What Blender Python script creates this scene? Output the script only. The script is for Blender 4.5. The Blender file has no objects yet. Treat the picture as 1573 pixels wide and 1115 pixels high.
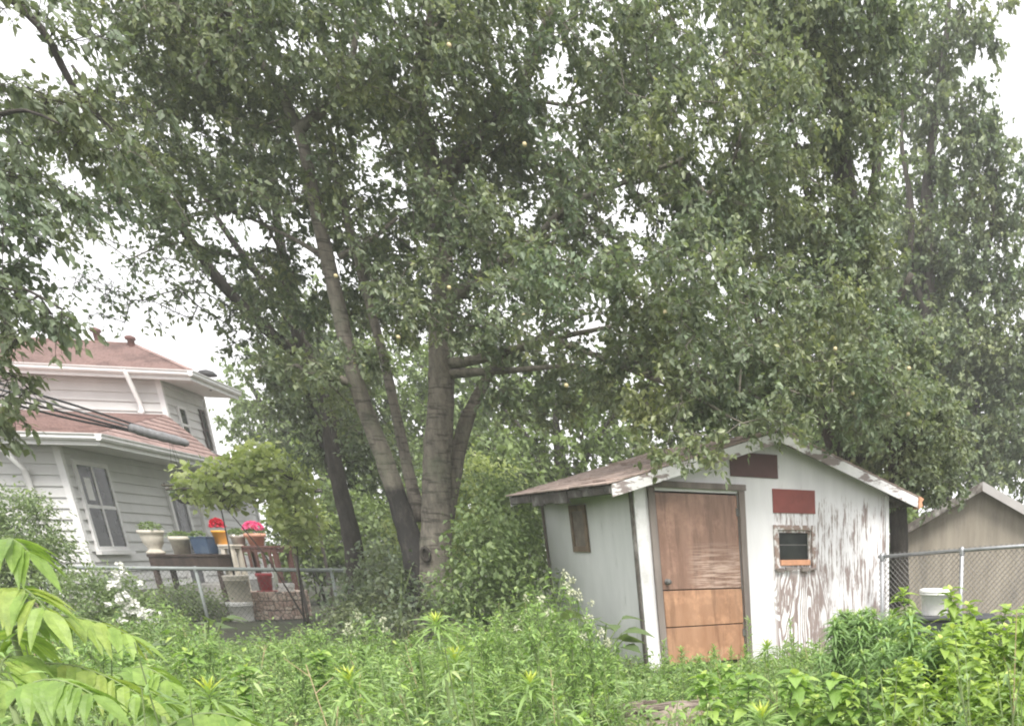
import bpy, math, random
import numpy as np
from mathutils import Vector, Matrix

random.seed(11)
rng = np.random.default_rng(11)
scene = bpy.context.scene
COL = scene.collection
PI = math.pi

# ------------------------------------------------------------------ camera
# measured from the photograph: focal length in photo pixels, principal point,
# downward pitch, eye height above the yard
F, CX, CY, PITCH, EYE = 1360.0, 1364.0, 1335.0, math.radians(20), 1.4
SP, CP = math.sin(PITCH), math.cos(PITCH)
PW, PH = 1573.0, 1115.0

cam_d = bpy.data.cameras.new('camera')
cam = bpy.data.objects.new('camera', cam_d)
COL.objects.link(cam)
scene.camera = cam
cam.location = (0, 0, EYE)
cam.rotation_euler = (PI / 2 - PITCH, 0, 0)
cam_d.sensor_fit = 'HORIZONTAL'
cam_d.sensor_width = 36
cam_d.lens = F / PW * 36
cam_d.shift_x = -(CX - PW / 2) / PW
cam_d.shift_y = (CY - PH / 2) / PW
cam_d.clip_start = 0.05
cam_d.clip_end = 3000


def rdir(x, y):
    u, v = (x - CX) / F, (CY - y) / F
    return np.array([u, v * SP + CP, v * CP - SP])


def at(x, y, Y):
    """world point at distance Y (along the ground) seen at photo pixel x, y"""
    d = rdir(x, y)
    return np.array([0, 0, EYE]) + d * (Y / d[1])


def on_z(x, y, z):
    d = rdir(x, y)
    return np.array([0, 0, EYE]) + d * ((z - EYE) / d[2])


class Frame:
    """a local frame standing on the ground: e1, e2, up"""
    def __init__(s, org, yaw):
        s.o = np.array(org, float); s.yaw = yaw
        c, n = math.cos(yaw), math.sin(yaw)
        s.R = np.array([[c, -n, 0], [n, c, 0], [0, 0, 1.0]])

    def loc(s, p): return s.R.T @ (np.asarray(p) - s.o)
    def wor(s, p): return s.o + s.R @ np.asarray(p, float)

    def hit(s, x, y, axis, val):
        d = s.R.T @ rdir(x, y); p = s.loc([0, 0, EYE])
        return p + d * ((val - p[axis]) / d[axis])


# ------------------------------------------------------------------ mesh helpers
def unit(a):
    return a / np.maximum(np.linalg.norm(a, axis=-1, keepdims=True), 1e-9)


class Acc:
    """collects geometry (numpy) and links it as ONE mesh object"""
    def __init__(s):
        s.V = []; s.F3 = []; s.F4 = []; s.T = []; s.n = 0; s.FN = []; s.UV = None

    def add(s, V, f3=None, f4=None, tone=None):
        V = np.asarray(V, float).reshape(-1, 3)
        if f3 is not None and len(f3): s.F3.append(np.asarray(f3, np.int64).reshape(-1, 3) + s.n)
        if f4 is not None and len(f4): s.F4.append(np.asarray(f4, np.int64).reshape(-1, 4) + s.n)
        s.V.append(V)
        s.T.append(np.full(len(V), .5) if tone is None else np.broadcast_to(np.asarray(tone, float), (len(V),)))
        s.n += len(V)
        return s

    # solids ------------------------------------------------------------
    def box(s, a, b, M=None, taper=0):
        (x0, y0, z0), (x1, y1, z1) = a, b
        V = np.array([[x0, y0, z0], [x1, y0, z0], [x1, y1, z0], [x0, y1, z0],
                      [x0, y0, z1], [x1, y0, z1], [x1, y1, z1], [x0, y1, z1]], float)
        if M is not None: V = V @ np.array(M)[:3, :3].T + np.array(M)[:3, 3]
        return s.add(V, f4=[[0, 3, 2, 1], [4, 5, 6, 7], [0, 1, 5, 4], [1, 2, 6, 5], [2, 3, 7, 6], [3, 0, 4, 7]])

    def hexa(s, P):
        """8 corners: bottom ring 0-3, top ring 4-7"""
        return s.add(P, f4=[[0, 3, 2, 1], [4, 5, 6, 7], [0, 1, 5, 4], [1, 2, 6, 5], [2, 3, 7, 6], [3, 0, 4, 7]])

    def beam(s, p, q, w, h, up=(0, 0, 1)):
        p, q = np.asarray(p, float), np.asarray(q, float)
        d = unit(q - p); sd = unit(np.cross(d, up)); u = np.cross(sd, d)
        P = [p - sd * w / 2 - u * h / 2, p + sd * w / 2 - u * h / 2, p + sd * w / 2 + u * h / 2, p - sd * w / 2 + u * h / 2]
        Q = [x + (q - p) for x in P]
        return s.hexa(P + Q)

    def tube(s, pts, rad, n=8, cap=True, wob=0, seed=0, tone=None):
        pts = np.asarray(pts, float); rad = np.broadcast_to(np.asarray(rad, float), (len(pts),))
        tan = unit(np.gradient(pts, axis=0))
        r0 = np.random.default_rng(seed)
        ref = np.array([1., 0, 0]) if abs(tan[0][0]) < .8 else np.array([0, 1., 0])
        a = unit(np.cross(tan[0], ref)); V = []
        ang = np.linspace(0, 2 * PI, n, endpoint=False)
        for i, p in enumerate(pts):
            a = unit(a - tan[i] * np.dot(a, tan[i])); b = np.cross(tan[i], a)
            k = rad[i] * (1 + (r0.uniform(-wob, wob, n) if wob else 0))
            V.append(p + (np.cos(ang) * k)[:, None] * a + (np.sin(ang) * k)[:, None] * b)
        V = np.concatenate(V); m = len(pts)
        i = np.arange(m - 1)[:, None] * n; j = np.arange(n)[None]; j2 = (j + 1) % n
        f4 = np.stack([i + j, i + j2, i + n + j2, i + n + j], -1).reshape(-1, 4)
        f3 = []
        if cap:
            V = np.concatenate([V, pts[:1], pts[-1:]])
            for k in range(n):
                f3.append([m * n, (k + 1) % n, k]); f3.append([m * n + 1, (m - 1) * n + k, (m - 1) * n + (k + 1) % n])
        if tone is not None:
            tone = np.repeat(tone, n); tone = np.concatenate([tone, tone[:1], tone[-1:]]) if cap else tone
        return s.add(V, f3=f3, f4=f4, tone=tone)

    def lathe(s, prof, n=20, c=(0, 0, 0), ax=1.0, ay=1.0):
        ang = np.linspace(0, 2 * PI, n, endpoint=False); V = []
        for r, z in prof: V.append(np.stack([c[0] + ax * r * np.cos(ang), c[1] + ay * r * np.sin(ang), np.full(n, c[2] + z)], -1))
        V = np.concatenate(V); m = len(prof)
        i = np.arange(m - 1)[:, None] * n; j = np.arange(n)[None]; j2 = (j + 1) % n
        f4 = np.stack([i + j, i + j2, i + n + j2, i + n + j], -1).reshape(-1, 4)
        return s.add(V, f4=f4)

    def prism(s, poly, axis, a, b):
        """poly: 2-D outline; extruded along axis (0,1,2) from a to b"""
        n = len(poly); V = []
        for t in (a, b):
            for p in poly:
                q = list(p); q.insert(axis, t); V.append(q)
        f4 = [[i, (i + 1) % n, n + (i + 1) % n, n + i] for i in range(n)]
        k0 = s.n
        s.add(V, f4=f4)
        s.FN.append([k0 + i for i in range(n)][::-1]); s.FN.append([k0 + n + i for i in range(n)])
        return s

    def edges(s, p0, p1, r0, r1, n=4):
        """many thin tapering bars at once"""
        p0 = np.asarray(p0); p1 = np.asarray(p1)
        if not len(p0): return s
        d = unit(p1 - p0); ref = np.where(np.abs(d[:, 2:3]) > .9, np.array([[1., 0, 0]]), np.array([[0, 0, 1.]]))
        a = unit(np.cross(d, ref)); b = np.cross(d, a); N = len(p0)
        V = np.zeros((N, 2 * n, 3))
        for k in range(n):
            t = 2 * PI * k / n; o = a * math.cos(t) + b * math.sin(t)
            V[:, k] = p0 + o * np.asarray(r0).reshape(-1, 1); V[:, n + k] = p1 + o * np.asarray(r1).reshape(-1, 1)
        f = np.array([[k, (k + 1) % n, n + (k + 1) % n, n + k] for k in range(n)])
        f4 = (f[None] + (np.arange(N) * 2 * n)[:, None, None]).reshape(-1, 4)
        return s.add(V, f4=f4)

    def blades(s, base, axis, nrm, L, W, droop=0.15, K=1, prof='ovate', fold=.25, tone=.5, wave=0):
        """many leaves at once: midrib fold, K cross sections, drooping tip"""
        base = np.asarray(base, float); N = len(base)
        if not N: return s
        axis = unit(np.asarray(axis, float)); side = unit(np.cross(axis, nrm)); up = np.cross(side, axis)
        L = np.broadcast_to(np.asarray(L, float), (N,)); W = np.broadcast_to(np.asarray(W, float), (N,))
        droop = np.broadcast_to(np.asarray(droop, float), (N,))
        down = np.array([0, 0, -1.0])
        V = np.zeros((N, 3 * K + 2, 3)); V[:, 0] = base
        ts = [.45] if K == 1 else [(i + 1) / (K + 1) for i in range(K)]
        for i, t in enumerate(ts):
            c = base + axis * (L * t)[:, None] + down * (droop * L * t * t)[:, None]
            e = .62 if prof == 'lance' else .8 if prof == 'ovate' else .55
            w = (W / 2 * (math.sin(PI * t ** e)))[:, None] if K > 1 else (W / 2)[:, None]
            if wave: w = w * (1 + wave * (1 if i % 2 else -1))
            V[:, 1 + 3 * i] = c - side * w + up * w * fold
            V[:, 2 + 3 * i] = c
            V[:, 3 + 3 * i] = c + side * w + up * w * fold
        V[:, -1] = base + axis * L[:, None] + down * (droop * L)[:, None]
        f3 = [[0, 2, 1], [0, 3, 2]]; f4 = []
        for i in range(K - 1):
            a = 1 + 3 * i; b = a + 3
            f4 += [[a, a + 1, b + 1, b], [a + 1, a + 2, b + 2, b + 1]]
        a = 3 * K - 2; t_ = 3 * K + 1
        f3 += [[a, a + 1, t_], [a + 1, a + 2, t_]]
        off = (np.arange(N) * (3 * K + 2))[:, None, None]
        tone = np.repeat(np.broadcast_to(np.asarray(tone, float), (N,)), 3 * K + 2)
        return s.add(V, f3=(np.array(f3)[None] + off), f4=(np.array(f4)[None] + off) if f4 else None, tone=tone)

    def build(s, name, mat, parent=None, smooth=False, loc=None, bevel=0, org=None):
        me = bpy.data.meshes.new(name)
        if s.V:
            V = np.concatenate(s.V)
            if org is not None: V = V - np.asarray(org)
            F3 = np.concatenate(s.F3) if s.F3 else np.zeros((0, 3), np.int64)
            F4 = np.concatenate(s.F4) if s.F4 else np.zeros((0, 4), np.int64)
            loops = [F3.ravel(), F4.ravel()]
            ls = [np.arange(len(F3)) * 3, np.arange(len(F4)) * 4 + 3 * len(F3)]
            o = 3 * len(F3) + 4 * len(F4)
            for f in s.FN:
                loops.append(np.array(f)); ls.append(np.array([o])); o += len(f)
            loops = np.concatenate(loops).astype(np.int32); ls = np.concatenate(ls).astype(np.int32)
            me.vertices.add(len(V)); me.vertices.foreach_set('co', V.astype(np.float32).ravel())
            me.loops.add(len(loops)); me.loops.foreach_set('vertex_index', loops)
            me.polygons.add(len(ls)); me.polygons.foreach_set('loop_start', ls)
            at_ = me.attributes.new('tone', 'FLOAT', 'POINT')
            at_.data.foreach_set('value', np.concatenate(s.T).astype(np.float32))
            me.update(calc_edges=True)
            me.polygons.foreach_set('use_smooth', np.full(len(ls), bool(smooth)))
        o = bpy.data.objects.new(name, me); COL.objects.link(o)
        if mat: me.materials.append(mat)
        if parent: o.parent = parent
        if loc is not None: o.location = loc
        if bevel:
            m = o.modifiers.new('bevel', 'BEVEL'); m.width = bevel; m.segments = 2; m.limit_method = 'ANGLE'
        return o


def tag(o, label, cat, group=None, kind=None):
    o['label'] = label; o['category'] = cat
    if group: o['group'] = group
    if kind: o['kind'] = kind
    return o


def thing(name, label, cat, loc=(0, 0, 0), rz=0, group=None):
    o = bpy.data.objects.new(name, None); COL.objects.link(o)
    o.location = [float(c) for c in loc]; o.rotation_euler = (0, 0, rz); o.empty_display_size = .2
    return tag(o, label, cat, group)


def dup(root, loc, rz=0, scale=1, label=None, group=None, tilt=(0, 0)):
    r = root.copy(); COL.objects.link(r)
    r.location = [float(c) for c in loc]; r.rotation_euler = (tilt[0], tilt[1], rz)
    r.scale = (scale,) * 3 if not hasattr(scale, '__len__') else scale
    if label: r['label'] = label
    if group: r['group'] = group
    for ch in root.children:
        c = ch.copy(); COL.objects.link(c); c.parent = r
        for g in ch.children:
            d = g.copy(); COL.objects.link(d); d.parent = c
    return r


# ------------------------------------------------------------------ materials
def nmat(name):
    m = bpy.data.materials.new(name); m.use_nodes = True
    nt = m.node_tree; nt.nodes.clear()
    out = nt.nodes.new('ShaderNodeOutputMaterial'); b = nt.nodes.new('ShaderNodeBsdfPrincipled')
    nt.links.new(b.outputs[0], out.inputs[0])
    return m, nt, b, out


def N(nt, typ, **kw):
    n = nt.nodes.new('ShaderNode' + typ)
    for k, v in kw.items():
        if k == 'ins':
            for a, b in v.items(): n.inputs[a].default_value = b
        else: setattr(n, k, v)
    return n


def ramp(nt, src, stops, interp='LINEAR'):
    r = nt.nodes.new('ShaderNodeValToRGB'); r.color_ramp.interpolation = interp
    e = r.color_ramp.elements
    while len(e) < len(stops): e.new(.5)
    for i, (p, c) in enumerate(stops):
        e[i].position = p; e[i].color = (*c, 1) if len(c) == 3 else c
    nt.links.new(src, r.inputs[0]); return r.outputs[0]


def coords(nt, sc=(1, 1, 1), kind='Object', rot=(0, 0, 0)):
    t = nt.nodes.new('ShaderNodeTexCoord'); m = nt.nodes.new('ShaderNodeMapping')
    m.inputs['Scale'].default_value = sc; m.inputs['Rotation'].default_value = rot
    nt.links.new(t.outputs[kind], m.inputs[0]); return m.outputs[0]


def noise(nt, vec, scale, detail=4, rough=.6, dist=0):
    n = N(nt, 'TexNoise'); n.inputs['Scale'].default_value = scale; n.inputs['Detail'].default_value = detail
    n.inputs['Roughness'].default_value = rough; n.inputs['Distortion'].default_value = dist
    nt.links.new(vec, n.inputs['Vector']); return n.outputs[0]


def mixc(nt, fac, a, b, mode='MIX'):
    m = nt.nodes.new('ShaderNodeMix'); m.data_type = 'RGBA'; m.blend_type = mode
    for s_, v in ((0, fac), (6, a), (7, b)):
        if isinstance(v, bpy.types.NodeSocket): nt.links.new(v, m.inputs[s_])
        elif s_ == 0: m.inputs[0].default_value = v
        else: m.inputs[s_].default_value = (*v, 1)
    return m.outputs[2]


def mth(nt, op, a, b=None, clamp=False):
    m = nt.nodes.new('ShaderNodeMath'); m.operation = op; m.use_clamp = clamp
    for i, v in enumerate((a, b)):
        if v is None: continue
        if isinstance(v, bpy.types.NodeSocket): nt.links.new(v, m.inputs[i])
        else: m.inputs[i].default_value = v
    return m.outputs[0]


def bump(nt, b, h, strength=.3, dist=.01):
    n = nt.nodes.new('ShaderNodeBump'); n.inputs['Strength'].default_value = strength; n.inputs['Distance'].default_value = dist
    nt.links.new(h, n.inputs['Height']); nt.links.new(n.outputs[0], b.inputs['Normal'])


def simple(name, c, rough=.6, var=.25, scale=8, sc=(1, 1, 1), metal=0, spec=.4, bmp=.15, dirt=None):
    m, nt, b, _ = nmat(name); v = coords(nt, sc)
    n = noise(nt, v, scale, 6); d = [x * (1 - var) for x in c]; l = [min(1, x * (1 + var)) for x in c]
    colr = ramp(nt, n, [(.3, d), (.7, l)])
    if dirt:
        n2 = noise(nt, v, scale * .35, 8, .7)
        colr = mixc(nt, ramp(nt, n2, [(.5, (0, 0, 0)), (.68, (1, 1, 1))]), colr, dirt)
    nt.links.new(colr, b.inputs['Base Color'])
    b.inputs['Roughness'].default_value = rough; b.inputs['Metallic'].default_value = metal; b.inputs['Specular IOR Level'].default_value = spec
    if bmp: bump(nt, b, noise(nt, v, scale * 4, 6), bmp, .01)
    return m


def leafmat(name, dark, light, transl=.35, rough=.5, yellow=None, spec=.45, mottle=0, hue=False):
    m, nt, b, out = nmat(name)
    a = N(nt, 'Attribute', attribute_name='tone')
    st = [(.0, dark), (.75, light)]
    if yellow: st.append((1.0, yellow))
    c = ramp(nt, a.outputs['Fac'], st)
    if hue:                                    # whole boughs lean towards yellow or blue green
        c = mixc(nt, 1.0, c, ramp(nt, noise(nt, coords(nt), .9, 3), [(.3, (.86, .96, .95)), (.5, (1, 1, 1)), (.72, (1.22, 1.12, .82))]), 'MULTIPLY')
    if mottle:
        c = mixc(nt, mth(nt, 'MULTIPLY', ramp(nt, noise(nt, coords(nt), mottle, 6, .7), [(.4, (0, 0, 0)), (.7, (1, 1, 1))]), .55), c, [x * .6 for x in dark])
        bump(nt, b, noise(nt, coords(nt), mottle * 1.5, 5, .6), .5, .01)
    nt.links.new(c, b.inputs['Base Color']); b.inputs['Roughness'].default_value = rough; b.inputs['Specular IOR Level'].default_value = spec
    t = N(nt, 'BsdfTranslucent'); mx = N(nt, 'MixShader'); mx.inputs[0].default_value = transl
    tc = mixc(nt, 1.0, c, (1.25, 1.3, .75), 'MULTIPLY'); nt.links.new(tc, t.inputs[0])
    nt.links.new(b.outputs[0], mx.inputs[1]); nt.links.new(t.outputs[0], mx.inputs[2]); nt.links.new(mx.outputs[0], out.inputs[0])
    return m


def barkmat(name, dark, light, bands=True, sc=1):
    m, nt, b, _ = nmat(name)
    v = coords(nt, (1, 1, .35)); n = noise(nt, v, 14 * sc, 8, .7); c = ramp(nt, n, [(.3, dark), (.65, light)])
    if bands:
        v2 = coords(nt, (1, 1, 6)); n2 = noise(nt, v2, 4, 4, .6)
        c = mixc(nt, mth(nt, 'MULTIPLY', ramp(nt, n2, [(.53, (0, 0, 0)), (.64, (1, 1, 1))]), .7), c, [x * .45 for x in dark])
        v3 = coords(nt); n3 = noise(nt, v3, 2.2, 5, .6)
        c = mixc(nt, mth(nt, 'MULTIPLY', ramp(nt, n3, [(.5, (0, 0, 0)), (.7, (1, 1, 1))]), .5), c, (.16, .18, .12))
        a = N(nt, 'Attribute', attribute_name='tone')                # old black bark low on one stem
        k = mth(nt, 'ADD', a.outputs['Fac'], mth(nt, 'MULTIPLY', mth(nt, 'SUBTRACT', n, .5), .5))
        c = mixc(nt, ramp(nt, k, [(.12, (1, 1, 1)), (.5, (0, 0, 0))]), c, (.045, .042, .04))
    nt.links.new(c, b.inputs['Base Color']); b.inputs['Roughness'].default_value = .9; b.inputs['Specular IOR Level'].default_value = .2
    bump(nt, b, n, 1.0, .035); return m
def px_lobes(L):
    """(x, y, Y, rx, ry, depth, weight, leafiness) in photo pixels -> world ellipsoids"""
    out = []
    for l in L:
        x, y, Y, rx, ry, dz = l[:6]
        c = at(x, y, Y)
        rX = abs(at(x + rx, y, Y)[0] - at(x - rx, y, Y)[0]) / 2; rZ = abs(at(x, y - ry, Y)[2] - at(x, y + ry, Y)[2]) / 2
        out.append((c, np.array([rX, dz, rZ]), (l[6] if len(l) > 6 else 1), (l[7] if len(l) > 7 else 1)))
    return out


def px_limb(pts, base_r=None):
    """[(x, y, Y, pixel width)] -> world polyline and radii"""
    P = np.array([at(x, y, Y) for x, y, Y, w in pts])
    R = np.array([w / 2 / 1447 * Y * 1.0 for x, y, Y, w in pts])
    return P, R


def smooth_line(P, R, step=.12):
    """Catmull-Rom through the points"""
    Q = np.vstack([2 * P[0] - P[1], P, 2 * P[-1] - P[-2]]); out = []; rr = []
    for i in range(len(P) - 1):
        n = max(2, int(np.linalg.norm(P[i + 1] - P[i]) / step))
        for k in range(n):
            t = k / n; a, b, c, d = Q[i:i + 4]
            out.append(.5 * (2 * b + (c - a) * t + (2 * a - 5 * b + 4 * c - d) * t * t + (3 * b - a - 3 * c + d) * t ** 3))
            rr.append(R[i] * (1 - t) + R[i + 1] * t)
    out.append(P[-1]); rr.append(R[-1])
    return np.array(out), np.array(rr)


def rand_dir(n):
    return unit(rng.normal(size=(n, 3)))


# ------------------------------------------------------------------ foliage materials
M_LEAF = leafmat('fruit_leaf', (.10, .134, .082), (.235, .28, .175), .37, .42, (.34, .37, .2), hue=True)
M_LEAF_DARK = leafmat('dark_leaf', (.085, .116, .072), (.20, .24, .15), .34, .45, hue=True)
M_LEAF_POP = leafmat('poplar_leaf', (.10, .134, .082), (.235, .28, .17), .37, .42, (.32, .36, .19), hue=True)
M_LEAF_BG = leafmat('far_leaf', (.09, .13, .05), (.22, .29, .11), .4, .55)
M_VINE = leafmat('vine_leaf', (.20, .26, .08), (.47, .53, .24), .4, .5, (.56, .58, .34))
M_SHRUB = leafmat('shrub_leaf', (.09, .135, .055), (.235, .31, .14), .36, .5, (.34, .42, .17))
M_WEED = leafmat('weed_leaf', (.08, .155, .036), (.31, .455, .145), .36, .45, (.47, .57, .22))
M_GRASSY = leafmat('grassy_leaf', (.09, .165, .05), (.29, .40, .17), .34, .45, (.45, .52, .24))
M_BROAD = leafmat('small_broad_leaf', (.075, .155, .032), (.28, .43, .105), .38, .42, (.45, .55, .15))
M_GOLD = leafmat('lance_leaf', (.11, .19, .06), (.23, .36, .13), .34, .45, (.36, .47, .17))
M_STAR = leafmat('star_leaf', (.16, .25, .08), (.32, .45, .16), .38, .45, (.50, .56, .12))
M_LIME = leafmat('lime_leaf', (.15, .25, .045), (.34, .46, .10), .38, .45, (.50, .58, .15))
M_SUMAC = leafmat('sumac_leaf', (.14, .25, .055), (.31, .44, .11), .42, .42, (.40, .48, .13), mottle=26)
M_STEM = simple('green_stem', (.17, .22, .09), .7, .3, 6)
M_BARK = barkmat('smooth_bark', (.125, .112, .095), (.27, .24, .20))
M_BARK_DARK = barkmat('dark_bark', (.035, .031, .027), (.085, .075, .065), False)
M_BARK_POP = barkmat('poplar_bark', (.06, .053, .046), (.13, .115, .10), False)
M_FLOWER = simple('white_petal', (.78, .78, .72), .6, .12, 30)
M_FRUIT = simple('pale_fruit', (.50, .42, .24), .45, .3, 12)
M_SOIL = None


# ================================================================== MATERIALS OF BUILT THINGS
M_PALE = simple('pale_flower', (.52, .53, .38), .7, .15, 30)
M_WHITE = simple('white_paint', (.82, .81, .81), .55, .08, 6, dirt=(.55, .53, .49))
M_TRIM = simple('trim_white', (.72, .71, .70), .5, .07, 5)
M_WOODGREY = simple('weathered_wood', (.24, .205, .185), .85, .4, 5, (1, 1, .15), bmp=.4, dirt=(.17, .135, .12))
M_ROT = simple('rotten_wood', (.12, .105, .09), .9, .5, 7, (1, 1, 1), bmp=.5, dirt=(.42, .40, .37))
M_DARKWOOD = simple('dark_wood', (.05, .034, .027), .75, .4, 7, (1, 1, .3))
M_REDWOOD = simple('red_brown_wood', (.11, .05, .04), .7, .3, 7, (1, 1, .3))
M_GALV = simple('galvanised_steel', (.42, .43, .44), .45, .2, 9, metal=.65)
M_GALV_D = simple('old_galvanised_wire', (.17, .165, .155), .6, .2, 9, metal=.3)
M_CABLE = simple('black_cable', (.018, .018, .019), .5, .2, 6)
M_SLEEVE = simple('grey_sleeve', (.17, .17, .175), .75, .3, 14)
M_BUCKET = simple('white_plastic', (.84, .83, .81), .45, .06, 5, dirt=(.66, .64, .58))
M_BIN = simple('dark_plastic', (.05, .052, .058), .5, .2, 5)
M_BLUE = simple('blue_plastic', (.04, .07, .125), .5, .15, 5, dirt=(.09, .12, .16))
M_ORANGE = simple('orange_glaze', (.80, .36, .03), .45, .15, 8, dirt=(.62, .33, .10))
M_TERRA = simple('terracotta', (.58, .30, .21), .8, .15, 8)
M_CREAM = simple('cream_plaster', (.62, .57, .48), .75, .14, 6, dirt=(.40, .36, .29))
M_RED = simple('red_glaze', (.36, .035, .045), .4, .15, 5)
M_REDF = simple('red_petal', (.62, .02, .06), .6, .2, 20)
M_PINKF = simple('pink_petal', (.80, .12, .30), .6, .2, 20)
M_IRON = simple('black_iron', (.03, .03, .03), .6, .2, 6)
M_MAROON = simple('maroon_plate', (.105, .050, .045), .55, .12, 9, spec=.4)
M_REDPL = simple('red_plate', (.25, .065, .052), .55, .14, 9)
M_RAWWOOD = simple('raw_wood', (.62, .32, .19), .8, .25, 8)

m, nt, b, _ = nmat('window_glass'); M_GLASS = m
nt.links.new(ramp(nt, noise(nt, coords(nt), 2.2, 3), [(.35, (.012, .015, .015)), (.7, (.05, .055, .05))]), b.inputs['Base Color']); b.inputs['Roughness'].default_value = .06; b.inputs['Specular IOR Level'].default_value = .10

# peeling white paint over weathered plywood (marks of wear, with the wood's own grain)
m, nt, b, _ = nmat('peeling_paint'); M_PEEL = m
v = coords(nt); v_s = coords(nt, (1, 1, .16)); v_g = coords(nt, (1, 1, .22))
warp = noise(nt, v_g, 2.6, 3, .5)
wv = N(nt, 'TexWave', wave_type='RINGS', rings_direction='Z'); wv.inputs['Scale'].default_value = 4.5; wv.inputs['Distortion'].default_value = 6.0; wv.inputs['Detail'].default_value = 3; wv.inputs['Detail Scale'].default_value = 1.1
nt.links.new(coords(nt, (1.7, .2, .26)), wv.inputs['Vector'])
grain = wv.outputs['Fac']; fine = noise(nt, coords(nt, (1, 1, .07)), 38, 6, .7); big = noise(nt, v_s, 2.3, 5, .65)
sx = nt.nodes.new('ShaderNodeSeparateXYZ'); nt.links.new(v, sx.inputs[0])
def smooth(src, a, c):
    mr = nt.nodes.new('ShaderNodeMapRange'); mr.interpolation_type = 'SMOOTHSTEP'; mr.inputs[1].default_value = a; mr.inputs[2].default_value = c
    nt.links.new(src, mr.inputs[0]); return mr.outputs[0]
right = smooth(sx.outputs[0], 1.55, 1.95); low = mth(nt, 'SUBTRACT', 1.0, smooth(sx.outputs[2], .75, 1.35)); mid_ = mth(nt, 'SUBTRACT', 1.0, smooth(sx.outputs[0], 2.5, 2.85))
high = smooth(sx.outputs[2], 1.75, 2.25)
wear = mth(nt, 'ADD', mth(nt, 'MULTIPLY', right, .30), mth(nt, 'MULTIPLY', mth(nt, 'MULTIPLY', low, mid_), mth(nt, 'MULTIPLY', right, .34)))
wear = mth(nt, 'SUBTRACT', wear, mth(nt, 'MULTIPLY', high, .22))
med = noise(nt, coords(nt, (1, 1, .10)), 24, 6, .7); patch = noise(nt, coords(nt, (1, 1, .45)), 3.4, 4, .6)
# streaks of bare wood along the grain, in patches
streak = mth(nt, 'ADD', mth(nt, 'MULTIPLY', fine, .38), mth(nt, 'MULTIPLY', med, .62))
s1 = mth(nt, 'ADD', mth(nt, 'SUBTRACT', mth(nt, 'ADD', streak, mth(nt, 'MULTIPLY', patch, .42)), .93), mth(nt, 'MULTIPLY', right, .215))
s1 = mth(nt, 'SUBTRACT', s1, mth(nt, 'MULTIPLY', high, .12))
m1 = ramp(nt, mth(nt, 'ADD', s1, .5), [(.49, (0, 0, 0)), (.545, (1, 1, 1))])
# arched grain showing under and beside the window
cont = noise(nt, coords(nt, (1.9, 1, .42)), 1.9, 1.5, .4, .3)
s2 = mth(nt, 'ADD', mth(nt, 'MULTIPLY', mth(nt, 'SINE', mth(nt, 'MULTIPLY', cont, 95.0)), .32), mth(nt, 'MULTIPLY', noise(nt, coords(nt, (1, 1, .45)), 8, 5, .65), 1.0))
zone = mth(nt, 'MULTIPLY', mth(nt, 'MULTIPLY', smooth(sx.outputs[0], 1.76, 1.86), mid_), mth(nt, 'SUBTRACT', 1.0, smooth(sx.outputs[2], 1.0, 1.22)))
m2 = mth(nt, 'MULTIPLY', ramp(nt, s2, [(.53, (0, 0, 0)), (.57, (1, 1, 1))]), zone)
mask = mth(nt, 'MAXIMUM', m1, m2)
wood = ramp(nt, fine, [(.3, (.20, .15, .135)), (.7, (.42, .35, .33))])
paint = ramp(nt, noise(nt, v_s, 6, 5), [(.3, (.77, .76, .765)), (.65, (.86, .85, .855))])
nt.links.new(mixc(nt, mask, paint, wood), b.inputs['Base Color']); b.inputs['Roughness'].default_value = .75; b.inputs['Specular IOR Level'].default_value = .25
bump(nt, b, mth(nt, 'SUBTRACT', 1.0, mask), .35, .004)

# grey-green painted side wall
m, nt, b, _ = nmat('side_paint'); M_SIDE = m
c = ramp(nt, noise(nt, coords(nt, (1, 1, .4)), 3, 6, .65), [(.3, (.54, .55, .535)), (.7, (.64, .645, .63))])
c = mixc(nt, mth(nt, 'MULTIPLY', ramp(nt, noise(nt, coords(nt, (1, 1, .25)), 7, 7, .7), [(.6, (0, 0, 0)), (.72, (1, 1, 1))]), .5), c, (.24, .26, .22))
nt.links.new(c, b.inputs['Base Color']); b.inputs['Roughness'].default_value = .7

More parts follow.
